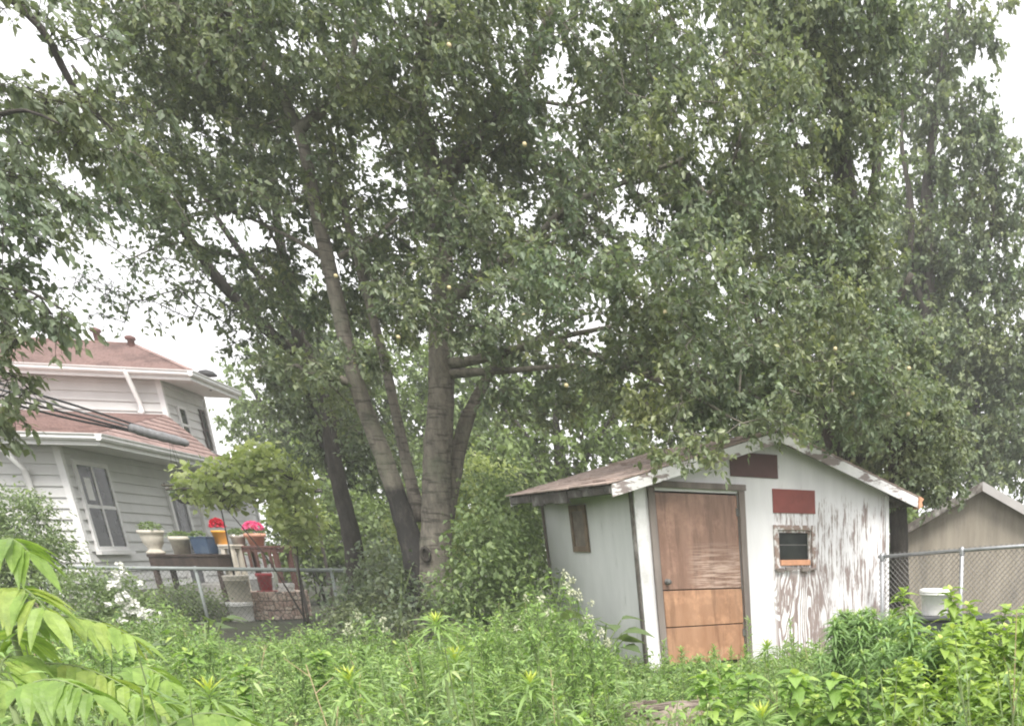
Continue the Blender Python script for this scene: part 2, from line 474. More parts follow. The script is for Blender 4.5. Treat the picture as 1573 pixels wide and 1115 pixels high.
def plywood(name, a, c_, slat_reflection):
    m, nt, b, _ = nmat(name)
    n = noise(nt, coords(nt, (1, 1, .22)), 5, 7, .7); c = ramp(nt, n, [(.3, a), (.68, c_)])
    n2 = noise(nt, coords(nt, (1, 1, 1)), 3.2, 7, .7)
    c = mixc(nt, mth(nt, 'MULTIPLY', ramp(nt, n2, [(.5, (0, 0, 0)), (.66, (1, 1, 1))]), .5), c, [min(1, x * 1.6) for x in c_])
    n4 = noise(nt, coords(nt, (1, 1, .1)), 9, 5, .65)
    c = mixc(nt, mth(nt, 'MULTIPLY', ramp(nt, n4, [(.52, (0, 0, 0)), (.62, (1, 1, 1))]), .45), c, [x * .5 for x in a])
    if slat_reflection:  # pale slatted reflection painted into the panel colour
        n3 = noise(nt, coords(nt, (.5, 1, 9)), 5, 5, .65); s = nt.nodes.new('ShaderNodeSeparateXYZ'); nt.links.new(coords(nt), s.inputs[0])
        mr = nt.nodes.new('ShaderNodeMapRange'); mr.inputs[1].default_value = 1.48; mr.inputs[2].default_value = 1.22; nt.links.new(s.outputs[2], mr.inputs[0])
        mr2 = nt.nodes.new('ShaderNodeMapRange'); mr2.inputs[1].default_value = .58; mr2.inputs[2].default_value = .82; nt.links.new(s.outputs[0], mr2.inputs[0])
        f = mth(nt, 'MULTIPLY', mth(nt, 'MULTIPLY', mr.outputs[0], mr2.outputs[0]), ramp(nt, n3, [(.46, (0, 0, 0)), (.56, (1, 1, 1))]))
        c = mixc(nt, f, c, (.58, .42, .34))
    nt.links.new(c, b.inputs['Base Color']); b.inputs['Roughness'].default_value = .45; bump(nt, b, n, .2, .004); return m
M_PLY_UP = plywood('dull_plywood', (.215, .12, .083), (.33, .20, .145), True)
M_PLY_LOW = plywood('orange_plywood', (.33, .165, .09), (.47, .27, .165), False)

# shingles
def shingle(name, a, c_, sx_=3.3):
    m, nt, b, _ = nmat(name)
    n = noise(nt, coords(nt, (6, 1.5, 3)), 4, 5, .7); c = ramp(nt, n, [(.3, a), (.7, c_)])
    c = mixc(nt, mth(nt, 'MULTIPLY', ramp(nt, noise(nt, coords(nt), 1.6, 8, .7), [(.48, (0, 0, 0)), (.64, (1, 1, 1))]), .6), c, [x * .5 for x in a])
    nt.links.new(c, b.inputs['Base Color']); b.inputs['Roughness'].default_value = .9; bump(nt, b, noise(nt, coords(nt), 60, 3), .4, .006); return m
M_SH_SHED = shingle('worn_shingles', (.30, .225, .19), (.52, .41, .36))
M_SH_HOUSE = shingle('red_brown_shingles', (.20, .125, .11), (.34, .235, .21))

# peeling rake boards
m, nt, b, _ = nmat('peeling_board'); M_RAKE = m
n = noise(nt, coords(nt, (.55, 1, 1.6)), 5, 7, .65)
nt.links.new(mixc(nt, ramp(nt, n, [(.50, (0, 0, 0)), (.54, (1, 1, 1))]), ramp(nt, noise(nt, coords(nt), 9, 4), [(.3, (.68, .67, .66)), (.7, (.80, .79, .78))]), (.27, .225, .215)), b.inputs['Base Color']); b.inputs['Roughness'].default_value = .8; bump(nt, b, n, .3, .01)
m, nt, b, _ = nmat('peeling_frame'); M_RAKE_W = m
n = noise(nt, coords(nt, (1, 1, .6)), 11, 6, .65)
nt.links.new(mixc(nt, ramp(nt, n, [(.46, (0, 0, 0)), (.53, (1, 1, 1))]), (.70, .68, .67), (.30, .22, .185)), b.inputs['Base Color']); b.inputs['Roughness'].default_value = .85
M_DULL = simple('dull_board', (.15, .125, .10), .7, .35, 5, dirt=(.42, .41, .38))
# ================================================================== SHED
SHED_W, SHED_D, EAVE, SLOPE = 3.69, 2.8, 2.07, .305
shed_org = at(985, 900, 10.65); shed_org[2] = 0
SH = Frame(shed_org, math.radians(40))
shed = thing('shed', 'small white peeling garden shed with brown door standing behind the weeds', 'shed', shed_org, SH.yaw)
HW = SHED_W / 2
def rz_(u): return EAVE + SLOPE * (HW - abs(u - HW))
T_ = .05
gw = Acc()
DU0, DU1, DZ = .25, 1.34, 2.0
WU0, WU1, WZ0, WZ1 = 1.88, 2.39, 1.18, 1.60
for poly in ([(0, 0), (DU0, 0), (DU0, rz_(DU0)), (0, rz_(0))], [(DU0, DZ), (DU1, DZ), (DU1, rz_(DU1)), (DU0, rz_(DU0))],
             [(DU1, 0), (WU0, 0), (WU0, rz_(WU0)), (HW, rz_(HW)), (DU1, rz_(DU1))], [(WU0, 0), (WU1, 0), (WU1, WZ0), (WU0, WZ0)],
             [(WU0, WZ1), (WU1, WZ1), (WU1, rz_(WU1)), (WU0, rz_(WU0))], [(WU1, 0), (SHED_W, 0), (SHED_W, rz_(SHED_W)), (WU1, rz_(WU1))]):
    gw.prism([(u, z) for u, z in poly], 1, 0, T_)
gw.build('gable_wall', M_PEEL, shed)
Acc().prism([(0, 0), (SHED_W, 0), (SHED_W, rz_(SHED_W)), (HW, rz_(HW)), (0, rz_(0))], 1, SHED_D - T_, SHED_D).build('gable_wall', M_SIDE, shed)
Acc().box((0, T_, 0), (T_, SHED_D - T_, EAVE)).build('side_wall', M_SIDE, shed)
Acc().box((SHED_W - T_, T_, 0), (SHED_W, SHED_D - T_, EAVE)).build('side_wall', M_SIDE, shed)
Acc().box((0, 0, -.12), (SHED_W, SHED_D, -.02)).build('floor', M_DARKWOOD, shed)
# corner boards
Acc().box((-.004, -.028, 0), (.125, -.002, EAVE + .02)).build('corner_board', M_WHITE, shed, bevel=.004)
M_FASCIA = simple('black_rotten_board', (.065, .058, .05), .95, .5, 8, bmp=.6, dirt=(.22, .21, .195))
Acc().box((-.024, .0, 0), (-.003, .07, EAVE - .01)).build('corner_board', M_ROT, shed, bevel=.004)
Acc().box((-.022, SHED_D - .06, 0), (-.003, SHED_D, EAVE - .01)).build('corner_board', M_WOODGREY, shed, bevel=.004)
Acc().box((SHED_W - .05, -.022, 0), (SHED_W + .006, -.002, EAVE - .02)).build('corner_board', M_WHITE, shed, bevel=.004)
# door frame and door
df = Acc(); df.box((.165, -.045, 0), (.245, -.003, 2.03)).box((1.335, -.045, 0), (1.415, -.003, 2.03)).box((.15, -.055, 2.033), (1.43, -.003, 2.10)).build('door_frame', M_WOODGREY, shed, bevel=.005)
door = Acc().box((.262, .022, .06), (1.325, .045, 1.985)).build('door', M_DARKWOOD, shed)
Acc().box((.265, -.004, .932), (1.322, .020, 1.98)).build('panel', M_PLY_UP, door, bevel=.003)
Acc().box((.265, -.010, .51), (1.322, .020, .918)).build('panel', M_PLY_LOW, door, bevel=.003)
Acc().box((.265, -.006, .07), (1.322, .020, .497)).build('panel', M_PLY_LOW, door, bevel=.003)
for z_ in (.35, 1.75): Acc().box((1.30, -.016, z_), (1.334, -.0045, z_ + .09)).tube([(1.328, -.02, z_ - .005), (1.328, -.02, z_ + .095)], .008, 8).build('hinge', M_GALV_D, door)
kn = Acc()
kn.tube([(.325, -.004, 1.02), (.325, -.03, 1.02)], .012, 10).tube([(.325, -.03, 1.02), (.325, -.042, 1.02), (.325, -.062, 1.02), (.325, -.07, 1.02)], [.014, .03, .03, .012], 14).tube([(.325, -.0045, 1.02), (.325, -.009, 1.02)], .034, 14)
kn.build('knob', M_GALV_D, door, True)
# window in the gable wall
win = Acc(); win.box((WU0 - .06, -.03, WZ0 - .05), (WU0 - .003, -.002, WZ1 + .06)).box((WU1 + .003, -.03, WZ0 - .05), (WU1 + .06, -.002, WZ1 + .06)).box((WU0, -.03, WZ1 + .003), (WU1, -.002, WZ1 + .06))
win.box((WU0, .003, WZ0), (WU0 + .03, .045, WZ1)).box((WU1 - .03, .003, WZ0), (WU1, .045, WZ1)).box((WU0 + .03, .003, WZ1 - .03), (WU1 - .03, .045, WZ1))
wob = win.build('window', M_RAKE_W, shed, bevel=.003)
Acc().box((WU0 + .03, .030, WZ0 + .07), (WU1 - .03, .036, WZ1 - .03)).build('pane', M_GLASS, wob)
Acc().box((WU0 + .03, .024, 1.42), (WU1 - .03, .0295, 1.432)).build('glazing_bar', M_GALV_D, wob)
Acc().box((WU0 + .03, -.028, WZ0), (WU1 - .03, .045, WZ0 + .066)).build('sill', M_RAWWOOD, wob, bevel=.006)
sl = Acc()
for k in range(5): sl.box((WU0 - .05 + k * .125, -.05 - .012 * (k % 2), WZ0 - .075 + .014 * ((k * 7) % 3)), (WU0 + .06 + k * .125, -.031, WZ0 - .03 + .012 * (k % 2)))
sl.build('sill', M_WOODGREY, wob, bevel=.004)
# two plates nailed on the gable
Acc().box((1.25, -.014, 2.19), (1.92, -.002, 2.455)).build('metal_plate', M_MAROON, shed, bevel=.002)['label'] = 'dark maroon plate under the gable peak'
Acc().box((1.83, -.013, 1.80), (2.47, -.002, 2.075)).build('metal_plate', M_REDPL, shed, bevel=.002)['label'] = 'brick-red plate above the window'
# little window in the side wall
wz0, wz1, a0, a1 = 1.34, 1.89, 1.33, 1.83
ws = Acc().box((-.03, a0, wz0), (-.003, a0 + .07, wz1)).box((-.03, a1 - .07, wz0), (-.003, a1, wz1)).box((-.03, a0 + .07, wz1 - .07), (-.003, a1 - .07, wz1)).box((-.03, a0 + .07, wz0), (-.003, a1 - .07, wz0 + .07))
ws = ws.build('window', simple('brown_frame', (.17, .125, .085), .8, .35, 8), shed, bevel=.003)
Acc().box((-.012, a0 + .07, wz0 + .07), (-.004, a1 - .07, wz1 - .07)).build('pane', M_DULL, ws)
# roof: two shingled slopes
OE, OF, OB = .34, .24, .22
rf = Acc(); rr = np.random.default_rng(5)
zr = EAVE + SLOPE * HW + .05
for sgn in (-1, 1):
    nC = 15; Ls = HW + OE
    for k in range(nC):
        d0, d1 = Ls * k / nC, Ls * (k + 1) / nC + .05
        for j in range(9):
            w0 = -OF + (SHED_D + OF + OB) * j / 9; w1 = w0 + (SHED_D + OF + OB) / 9 + (.0 if j < 8 else 0)
            jt = rr.uniform(-.012, .012); lift = .008 + rr.uniform(0, .006) + (.012 if rr.random() < .08 else 0)
            u0, u1 = HW + sgn * d0, HW + sgn * (d1 + jt)
            za, zb = zr + .03 - SLOPE * d0, zr + .03 - SLOPE * (d1 + jt) + lift
            rf.hexa([(u0, w0, za - .012), (u1, w0, zb - .014), (u1, w1, zb - .014), (u0, w1, za - .012), (u0, w0, za), (u1, w0, zb), (u1, w1, zb), (u0, w1, za)])
roof = rf.build('roof', M_SH_SHED, shed)
dk = Acc()
for sgn in (-1, 1):
    u0, u1 = HW, HW + sgn * (HW + OE - .02)
    za, zb = zr, zr - SLOPE * (HW + OE - .02)
    dk.hexa([(u0, -OF + .03, za - .03), (u1, -OF + .03, zb - .03), (u1, SHED_D + OB - .03, zb - .03), (u0, SHED_D + OB - .03, za - .03), (u0, -OF + .03, za + .012), (u1, -OF + .03, zb + .012), (u1, SHED_D + OB - .03, zb + .012), (u0, SHED_D + OB - .03, za + .012)])
dk.build('roof_deck', M_ROT, roof)
for sgn in (-1, 1):
    for (w0, w1) in ((-OF - .0, -OF + .028), (SHED_D + OB - .028, SHED_D + OB)):
        u0, u1 = HW, HW + sgn * (HW + OE)
        za, zb = zr + .012, zr - SLOPE * (HW + OE) + .012
        Acc().hexa([(u0, w0, za - .125), (u1, w0, zb - .125), (u1, w1, zb - .125), (u0, w1, za - .125), (u0, w0, za), (u1, w0, zb), (u1, w1, zb), (u0, w1, za)]).build('rake_board', M_RAKE, shed)
# rotten fascia on the eave, split open, and raw end of the other eave
fa_ = Acc(); e_ = -OE; ze = zr - SLOPE * (HW + OE)
for k in range(8):
    w0 = -OF + .035 + k * (SHED_D + OF + OB - .07) / 8; w1 = w0 + (SHED_D + OF + OB - .07) / 8 - .004
    fa_.box((e_ - .01 - .012 * (k % 3 == 0), w0, ze - .15 + .07 * rr.random()), (e_ + .018, w1, ze + .004 - .012 * rr.random()))
fa_.build('fascia', M_FASCIA, shed, bevel=.006)
Acc().box((SHED_W + OE - .022, -OF + .035, ze - .10), (SHED_W + OE, SHED_D + OB - .035, ze + .0)).build('fascia', M_ROT, shed, bevel=.005)
bk = Acc(); bk.prism([(SHED_W + OE + .002, ze - .13), (SHED_W + OE + .07, ze - .09), (SHED_W + OE + .05, ze - .04), (SHED_W + OE + .09, ze + .0), (SHED_W + OE + .03, ze + .025), (SHED_W + OE + .002, ze + .02)], 1, -OF - .02, -OF + .10).build('rafter_end', M_RAWWOOD, shed)

# ================================================================== HOUSE
ec = at(150, 668, 20.0)
HF = Frame([ec[0], ec[1], 0], math.radians(17))
house = thing('house', 'white lap-sided two-storey house with red-brown hipped roofs at the left', 'house', HF.o, HF.yaw)
ZL = ec[2]                                          # lower eave
WUP = -1.0                                          # plane of the long side wall
uc = HF.hit(291, 571, 0, -.12); ZU = uc[2]; WE = uc[1]         # upper eave corner
wl0 = HF.hit(100, 730, 0, WUP)[1]; wl1 = HF.hit(395, 790, 0, WUP)[1]
wu0 = HF.hit(246, 645, 0, WUP)[1]; wu1 = HF.hit(352, 660, 0, WUP)[1]
wu0 = max(wu0, WE + .42)
WX = HF.hit(366, 610, 0, -.12)[1]; wu1 = min(wu1, WX - .15)
wl1 = max(wl1, wu1 + .3)

m, nt, b, _ = nmat('lap_siding'); M_SIDING = m
c = ramp(nt, noise(nt, coords(nt, (1, 1, 1)), 1.3, 5), [(.3, (.56, .555, .54)), (.7, (.66, .655, .64))])
c = mixc(nt, mth(nt, 'MULTIPLY', ramp(nt, noise(nt, coords(nt), 1.1, 7, .7), [(.5, (0, 0, 0)), (.75, (1, 1, 1))]), .35), c, (.38, .38, .35))
nt.links.new(c, b.inputs['Base Color']); b.inputs['Roughness'].default_value = .6

def siding(A, axis, val, a, c_, z0, z1, out, course=.215):
    """lap siding on the plane axis=val, from a to c_, facing 'out'"""
    n = int(math.ceil((z1 - z0) / course))
    for k in range(n):
        za = z0 + k * course; zb = min(za + course, z1)
        def pt(o, t, z): return (val + out * o, t, z) if axis == 0 else (t, val + out * o, z)
        A.add([pt(.042, a, za), pt(.042, c_, za), pt(.004, c_, zb), pt(.004, a, zb), pt(.0, a, za), pt(.0, c_, za)], f4=[[0, 1, 2, 3], [0, 4, 5, 1]])
    return A

LEN = 9.0
lw = Acc(); siding(lw, 0, WUP, wl0, wl1, .45, ZL - .02, 1); siding(lw, 1, wl0, WUP - LEN, WUP, .45, ZL - .02, -1)
lw.box((WUP - LEN, wl0 + .01, 0), (WUP - .01, wl1, ZL - .02)); wall = lw.build('wall', M_SIDING, house)
Acc().box((WUP - LEN, wl0 - .03, -.3), (WUP + .03, wl1, .45)).build('foundation', simple('foundation', (.30, .29, .27), .9, .2, 6), house)
uw = Acc(); siding(uw, 0, WUP, wu0, wu1, ZL - .1, ZU - .02, 1); siding(uw, 1, wu0, WUP - LEN, WUP, ZL - .1, ZU - .02, -1)
uw.box((WUP - LEN, wu0 + .01, ZL - .1), (WUP - .01, wu1, ZU - .02)).build('wall', M_SIDING, house)
for (w, z0, z1) in ((wl0, .45, ZL), (wu0, ZL, ZU)):
    Acc().box((WUP - .07, w - .048, z0), (WUP + .048, w - .029, z1 - .03)).box((WUP + .029, w - .029, z0), (WUP + .048, w + .08, z1 - .03)).build('corner_board', M_TRIM, house)
Acc().box((WUP + .043, wl1 - .12, .45), (WUP + .06, wl1 + .03, ZL - .03)).build('corner_board', M_TRIM, house)
Acc().box((WUP + .043, wu1 - .1, ZL), (WUP + .06, wu1 + .03, ZU - .03)).build('corner_board', M_TRIM, house)

def course_roof(A, p0, p1, q0, q1, n):
    """shingle courses on the quad p0-p1 (eave) to q0-q1 (top)"""
    p0, p1, q0, q1 = map(lambda x: np.array(x, float), (p0, p1, q0, q1))
    up = unit(np.cross(p1 - p0, q0 - p0)); up = up if up[2] > 0 else -up
    for k in range(n):
        t0, t1 = k / n, min(1, (k + 1.15) / n)
        a, b_, c, d = p0 + (q0 - p0) * t0, p1 + (q1 - p1) * t0, p1 + (q1 - p1) * t1, p0 + (q0 - p0) * t1
        A.add([a + up * .022, b_ + up * .022, c + up * .004, d + up * .004, a, b_], f4=[[0, 1, 2, 3], [4, 5, 1, 0]])
# lower roof: hip over the addition, skirt along the side wall
LT = ZL + .42
lr = Acc(); zt = HF.hit(100, 632, 1, wu0)[2]
course_roof(lr, (-LEN - 1, -.02, ZL + .03), (.03, -.02, ZL + .03), (-LEN - 1, wu0, zt), (WUP - .02, wu0, zt), 30)
course_roof(lr, (.03, -.02, ZL + .03), (.03, wu0, ZL + .03), (WUP - .02, wu0 - .01, zt), (WUP - .02, wu0, zt), 9)
course_roof(lr, (.03, wu0, ZL + .03), (.03, wl1 + .1, ZL + .03), (WUP + .045, wu0, LT), (WUP + .045, wl1 + .1, LT), 6)
lr.build('roof', M_SH_HOUSE, house)
def eave(L, z, us, w0, w1, gut=.10):
    """fascia, soffit and gutter along both sides of a corner at (us, w0)"""
    Acc().box((us - .03, w0, z - .20), (us, w1, z + .015)).box((-LEN - 1, w0 - .03, z - .20), (us, w0 - .001, z + .015)).build('fascia', M_TRIM, house)
    Acc().box((WUP - .0 + .07, w0 + .002, z - .17), (us - .032, w1, z - .145)).box((-LEN - 1, w0 + .002, z - .171), (WUP + .068, L - .07, z - .146)).build('soffit', M_TRIM, house)
    g = Acc()
    prof = [(.0, -.12), (.07, -.12), (.10, -.08), (.095, -.04), (.125, -.005), (.125, .01), (.0, .01)]
    g.prism([(us + .002 + a, z + c + .01) for a, c in prof], 1, w0 - .13, w1)
    g.prism([(w0 - .033 - a, z + c + .008) for a, c in prof], 0, -LEN - 1, us + .0)
    g.build('gutter', M_TRIM, house)
eave(wl0, ZL, 0.0, 0.0, wl1 + .1)
eave(wu0, ZU, -.12, WE, WX)
# upper hip roof
ur = Acc(); e0, e1, g0, g1 = -LEN - 1, -.09, WE - .03, WX + .05
hd = (g1 - g0) / 2; pz = .47; zt2 = ZU + .03 + pz * hd
RA, RB = (e1 - hd, g0 + hd, zt2), (e0, g0 + hd, zt2)
z0 = ZU + .03
course_roof(ur, (e0, g0, z0), (e1, g0, z0), RB, RA, 22)
course_roof(ur, (e1, g0, z0), (e1, g1, z0), RA, RA, 22)
course_roof(ur, (e1, g1, z0), (e0, g1, z0), RA, RB, 22)
ur.beam(RA, (e1, g0, z0 + .02), .16, .03).beam(RA, RB, .18, .04)
ro = ur.build('roof', M_SH_HOUSE, house)
M_VENT = simple('vent_brown', (.13, .06, .05), .6, .2, 6)
for px_, py_ in ((150, 520), (203, 532)):
    d = HF.R.T @ rdir(px_, py_); p = HF.loc([0, 0, EYE]); nrm = np.array([0, -pz, 1.0]); q = np.array([0, g0, z0])
    h = p + d * (np.dot(nrm, q - p) / np.dot(nrm, d))
    Acc().lathe([(.08, -.1), (.08, .14), (.12, .15), (.12, .22), (.03, .26), (.001, .26)], 12, h).build('roof_vent', M_VENT, ro, True)

def house_window(w0, w1, z0, z1, cols, rows, fr=.09, mat=M_TRIM):
    x0, x1 = WUP + .02, WUP + .075
    a = Acc().box((x0, w0, z0), (x1, w0 + fr, z1)).box((x0, w1 - fr, z0), (x1, w1, z1)).box((x0, w0 + fr, z1 - fr), (x1, w1 - fr, z1)).box((x0, w0 + fr, z0), (x1, w1 - fr, z0 + fr))
    f = a.build('window', mat, house, bevel=.006); s = Acc(); m_ = .035
    for k in range(1, cols): c = w0 + fr + (w1 - w0 - 2 * fr) * k / cols; s.box((x0, c - m_, z0 + fr), (x1 - .01, c + m_, z1 - fr))
    for k in range(1, rows): c = z0 + (z1 - z0) * k / rows; s.box((x0, w0 + fr, c - m_), (x1 - .014, w1 - fr, c + m_))
    if cols + rows > 2: s.build('sash', mat, f)
    Acc().box((x0 + .024, w0 + fr, z0 + fr), (x0 + .03, w1 - fr, z1 - fr)).build('pane', M_GLASS, f)
    return f
def wpos(x, y): h = HF.hit(x, y, 0, WUP + .05); return h[1], h[2]
(a0_, z1_), (b0_, z0_) = wpos(113, 705), wpos(192, 846); a1_ = wpos(172, 720)[0]; b1_ = wpos(146, 846)[0]
wA, wB = (a0_ + b1_) / 2, (a1_ + b0_) / 2
f = house_window(wA, wB, z0_, z1_, 2, 2, .10)
Acc().box((WUP + .04, wA - .06, z0_ - .07), (WUP + .14, wB + .06, z0_ - .003)).build('sill', M_TRIM, f)
Acc().box((WUP + .051, wA + .28, z0_ + 1.05), (WUP + .0515, wA + .55, z0_ + 1.5)).build('curtain', M_TRIM, f)
wA, zz1 = wpos(271, 622); wB, zz0 = wpos(293, 682); house_window(wA, max(wB, wA + .55), zz0, zz1, 1, 2, .07)
wA, zz1 = wpos(305, 628); wB, zz0 = wpos(327, 692); house_window(wA, wB, zz0, zz1, 1, 2, .06, M_DARKWOOD)
# back door, dark, in a white frame
wA = wpos(252, 742)[0]; wB = wpos(284, 762)[0]; zD = 2.95
d_ = Acc().box((WUP + .02, wA, .5), (WUP + .085, wA + .12, zD)).box((WUP + .02, wB - .12, .5), (WUP + .085, wB, zD)).box((WUP + .02, wA + .12, zD - .12), (WUP + .085, wB - .12, zD)).build('door_frame', M_TRIM, house, bevel=.006)
dd = Acc().box((WUP + .02, wA + .12, .5), (WUP + .06, wB - .12, zD - .12)).build('door', M_BIN, house)
Acc().box((WUP + .061, wA + .32, 1.3), (WUP + .066, wB - .32, zD - .35)).build('pane', M_GLASS, dd)
Acc().box((WUP + .045, wA + .16, .5), (WUP + .0455, wA + .2, zD)).build('edge_strip', M_GALV, dd)
Acc().box((WUP, wA - .6, 0), (WUP + 1.0, wB + .3, .48)).build('step', simple('concrete', (.36, .35, .33), .9, .15, 5), house)
# downspouts
def spout(pts, r=.05): Acc().tube(pts, r, 8).build('downspout', M_TRIM, house, True)
p = HF.hit(192, 566, 1, WE - .08); q = HF.hit(215, 620, 1, wu0 - .12); spout([p, [p[0], p[1], p[2] - .12], q, [q[0], q[1], zt + .05], [q[0] , q[1] - .12, zt - .0]], .06)
p = HF.hit(5, 690, 1, .05); q = HF.hit(38, 722, 1, wl0 - .12); spout([p, q, [q[0], q[1], .3], [q[0], q[1] - .25, .15]], .06)
p = HF.hit(296, 735, 0, WUP + .13); spout([[p[0] + .7, p[1] , ZL - .1], [p[0], p[1], ZL - .5], [p[0], p[1], 1.75], [p[0] + .35, p[1] + .2, 1.35]], .06)
# satellite-like dark cap at the far eave
dk_ = HF.hit(318, 575, 0, -.3); Acc().lathe([(.001, .12), (.16, .08), (.24, 0), (.22, -.04), (.001, -.05)], 14, dk_).tube([dk_ - [0, 0, .05], dk_ - [.0, 0, .4]], .03, 8).build('roof_vent', M_IRON, ro, True)

# cable bundle arriving at the house -----------------------------------------
cb = thing('cable_bundle', 'black overhead cables running into a ribbed grey sleeve at the house gutter', 'cable', at(285, 681, 19.3))
co = np.array(cb.location)
for k, (dy0, dy1) in enumerate(((-9, -5), (0, 0), (9, 5), (17, 7))):
    p = np.array([at(-160, 548 + dy0 * 1.3, 14.5 + .1 * k), at(0, 598 + dy0, 16 + .08 * k), at(100, 626 + dy0 * .9, 17.3), at(200, 655 + dy1, 18.6), at(240, 667 + dy1 * .5, 18.9)])
    P, R = smooth_line(p, np.full(5, .02), .2); Acc().tube(P, R, 7).build('cable', M_CABLE if k != 1 else M_SLEEVE, cb, True, org=co)
p = [at(198, 656, 18.55), at(204, 658, 18.6), at(230, 666, 18.8), at(262, 674, 19.05), at(284, 680, 19.25), at(290, 682, 19.3)]
P, R = smooth_line(np.array(p), np.array([.05, .085, .09, .088, .075, .035]), .05); R = R * (1 + .06 * np.sin(np.arange(len(R)) * 1.9))
Acc().tube(P, R, 14, wob=.03).build('sleeve', M_SLEEVE, cb, True, org=co)

# ================================================================== GARAGE
gx = at(1510, 742, 20.0); GF = Frame([gx[0], gx[1], 0], math.radians(-6))
gar = thing('garage', 'plain tan-grey garage with a low pale-roofed gable beyond the wire fence', 'garage', GF.o, GF.yaw)
hw, gz, ez, gl = 1.75, gx[2], gx[2] - .92, 6.0
m, nt, b, _ = nmat('grey_boards'); M_GBOARD = m
c = ramp(nt, noise(nt, coords(nt, (1, 1, .12)), 4, 6, .7), [(.3, (.27, .235, .185)), (.7, (.43, .38, .31))])
c = mixc(nt, mth(nt, 'MULTIPLY', ramp(nt, noise(nt, coords(nt, (1, 1, .3)), 2.2, 6, .7), [(.52, (0, 0, 0)), (.7, (1, 1, 1))]), .6), c, (.16, .15, .135))
nt.links.new(c, b.inputs['Base Color']); b.inputs['Roughness'].default_value = .8
ga = Acc().prism([(-hw, 0), (hw, 0), (hw, ez - .08), (0, gz - .08), (-hw, ez - .08)], 1, 0, .04)
ga.box((-hw, .041, 0), (-hw + .08, gl, ez - .1)).box((hw - .08, .041, 0), (hw, gl, ez - .1)).build('wall', M_GBOARD, gar)
M_METALROOF = simple('pale_roof', (.50, .48, .46), .6, .12, 3, dirt=(.45, .42, .40))
for s in (-1, 1):
    sl_ = (gz - ez) / hw; o_ = .25
    u1, z1 = s * (hw + o_), gz - sl_ * (hw + o_)
    Acc().hexa([(0, -.22, gz - .06), (u1, -.22, z1 - .06), (u1, gl, z1 - .06), (0, gl, gz - .06), (0, -.22, gz + .0), (u1, -.22, z1 + .0), (u1, gl, z1), (0, gl, gz)]).build('roof', M_METALROOF, gar)
    Acc().hexa([(0, -.25, gz - .16), (u1, -.25, z1 - .16), (u1, -.222, z1 - .16), (0, -.222, gz - .16), (0, -.25, gz + .02), (u1, -.25, z1 + .02), (u1, -.222, z1 + .02), (0, -.222, gz + .02)]).build('rake_board', M_METALROOF if s > 0 else M_ROT, gar)

M_RAIL = simple('painted_rail', (.33, .36, .345), .5, .12, 6, metal=.1)
# ================================================================== CHAIN LINK FENCES
def chain_fence(label, P, h, post_at, cell=.062, wire=.0028, mat=M_GALV, rail_r=.022, ground=0., wmat=None):
    """P: ground polyline end points (a, b); rail height h at both ends"""
    a, c = np.array(P[0], float), np.array(P[1], float); L = np.linalg.norm((c - a)[:2]); d = (c - a) / L
    r = thing('chain_link_fence', label, 'fence', [a[0], a[1], ground])
    h0, h1 = h
    def W(s, z): q = d * s; return np.array([q[0], q[1], z])
    Acc().tube([W(0, h0), W(L * .5, (h0 + h1) / 2 + .004), W(L, h1)], rail_r, 10).build('top_rail', mat, r, True)
    for s in post_at:
        hh = h0 + (h1 - h0) * s / L
        q = Acc().tube([W(s, -.2), W(s, hh - rail_r)], .028, 10); po = q.build('post', mat, r, True)
        Acc().lathe([(.034, -.05), (.036, .0), (.034, .03), (.02, .045), (.001, .05)], 10, W(s, hh)).build('post_cap', mat, po, True)
    n0, n1 = [], []; z0, zt_ = .03, .045; side = np.array([-d[1], d[0], 0]) * .004
    H = (h0 + h1) / 2 + zt_ - z0
    step = cell * 1.414
    for sg in (1, -1):
        for k in range(int(-H / step) - 1, int((L + H) / step) + 2):
            s0 = k * step; s1 = s0 + sg * H * 1.0
            A_, B_ = (s0, z0), (s1, z0 + H)
            t0, t1 = 0., 1.
            if B_[0] != A_[0]:
                ta, tb = (0 - A_[0]) / (B_[0] - A_[0]), (L - A_[0]) / (B_[0] - A_[0]); ta, tb = min(ta, tb), max(ta, tb); t0, t1 = max(t0, ta), min(t1, tb)
            if t1 <= t0: continue
            f_ = lambda t: W(A_[0] + (B_[0] - A_[0]) * t, A_[1] + (B_[1] - A_[1]) * t + (h1 - h0) * ((A_[0] + (B_[0] - A_[0]) * t) / L - .5)) + side * sg
            n0.append(f_(t0)); n1.append(f_(t1))
    Acc().edges(np.array(n0), np.array(n1), np.full(len(n0), wire), np.full(len(n0), wire), 4).build('wire_mesh', wmat or mat, r)
    return r
fa0, fa1 = at(60, 871, 17.7), at(545, 876, 17.7)
Lf = np.linalg.norm((fa1 - fa0)[:2]); sc_ = lambda x: np.linalg.norm((at(x, 873, 17.7) - fa0)[:2])
chain_fence('chain link fence with a grey top rail in front of the flower pots', [fa0 * [1, 1, 0], fa1 * [1, 1, 0]], (fa0[2], fa1[2]), [.05, sc_(300), sc_(508), Lf - .03], .07, .0022, M_RAIL, .034, 0, M_GALV_D)
fb0, fb1 = at(1350, 855, 12.6), at(1700, 829, 11.2)
Lb = np.linalg.norm((fb1 - fb0)[:2]); s2 = np.linalg.norm((at(1478, 845, 12.05) - fb0)[:2])
chain_fence('chain link fence running from the shed to the right edge before the garage', [fb0 * [1, 1, 0], fb1 * [1, 1, 0]], (fb0[2], fb1[2]), [.05, s2, Lb - .03], .05, .0034, M_GALV, wmat=M_GALV_D)

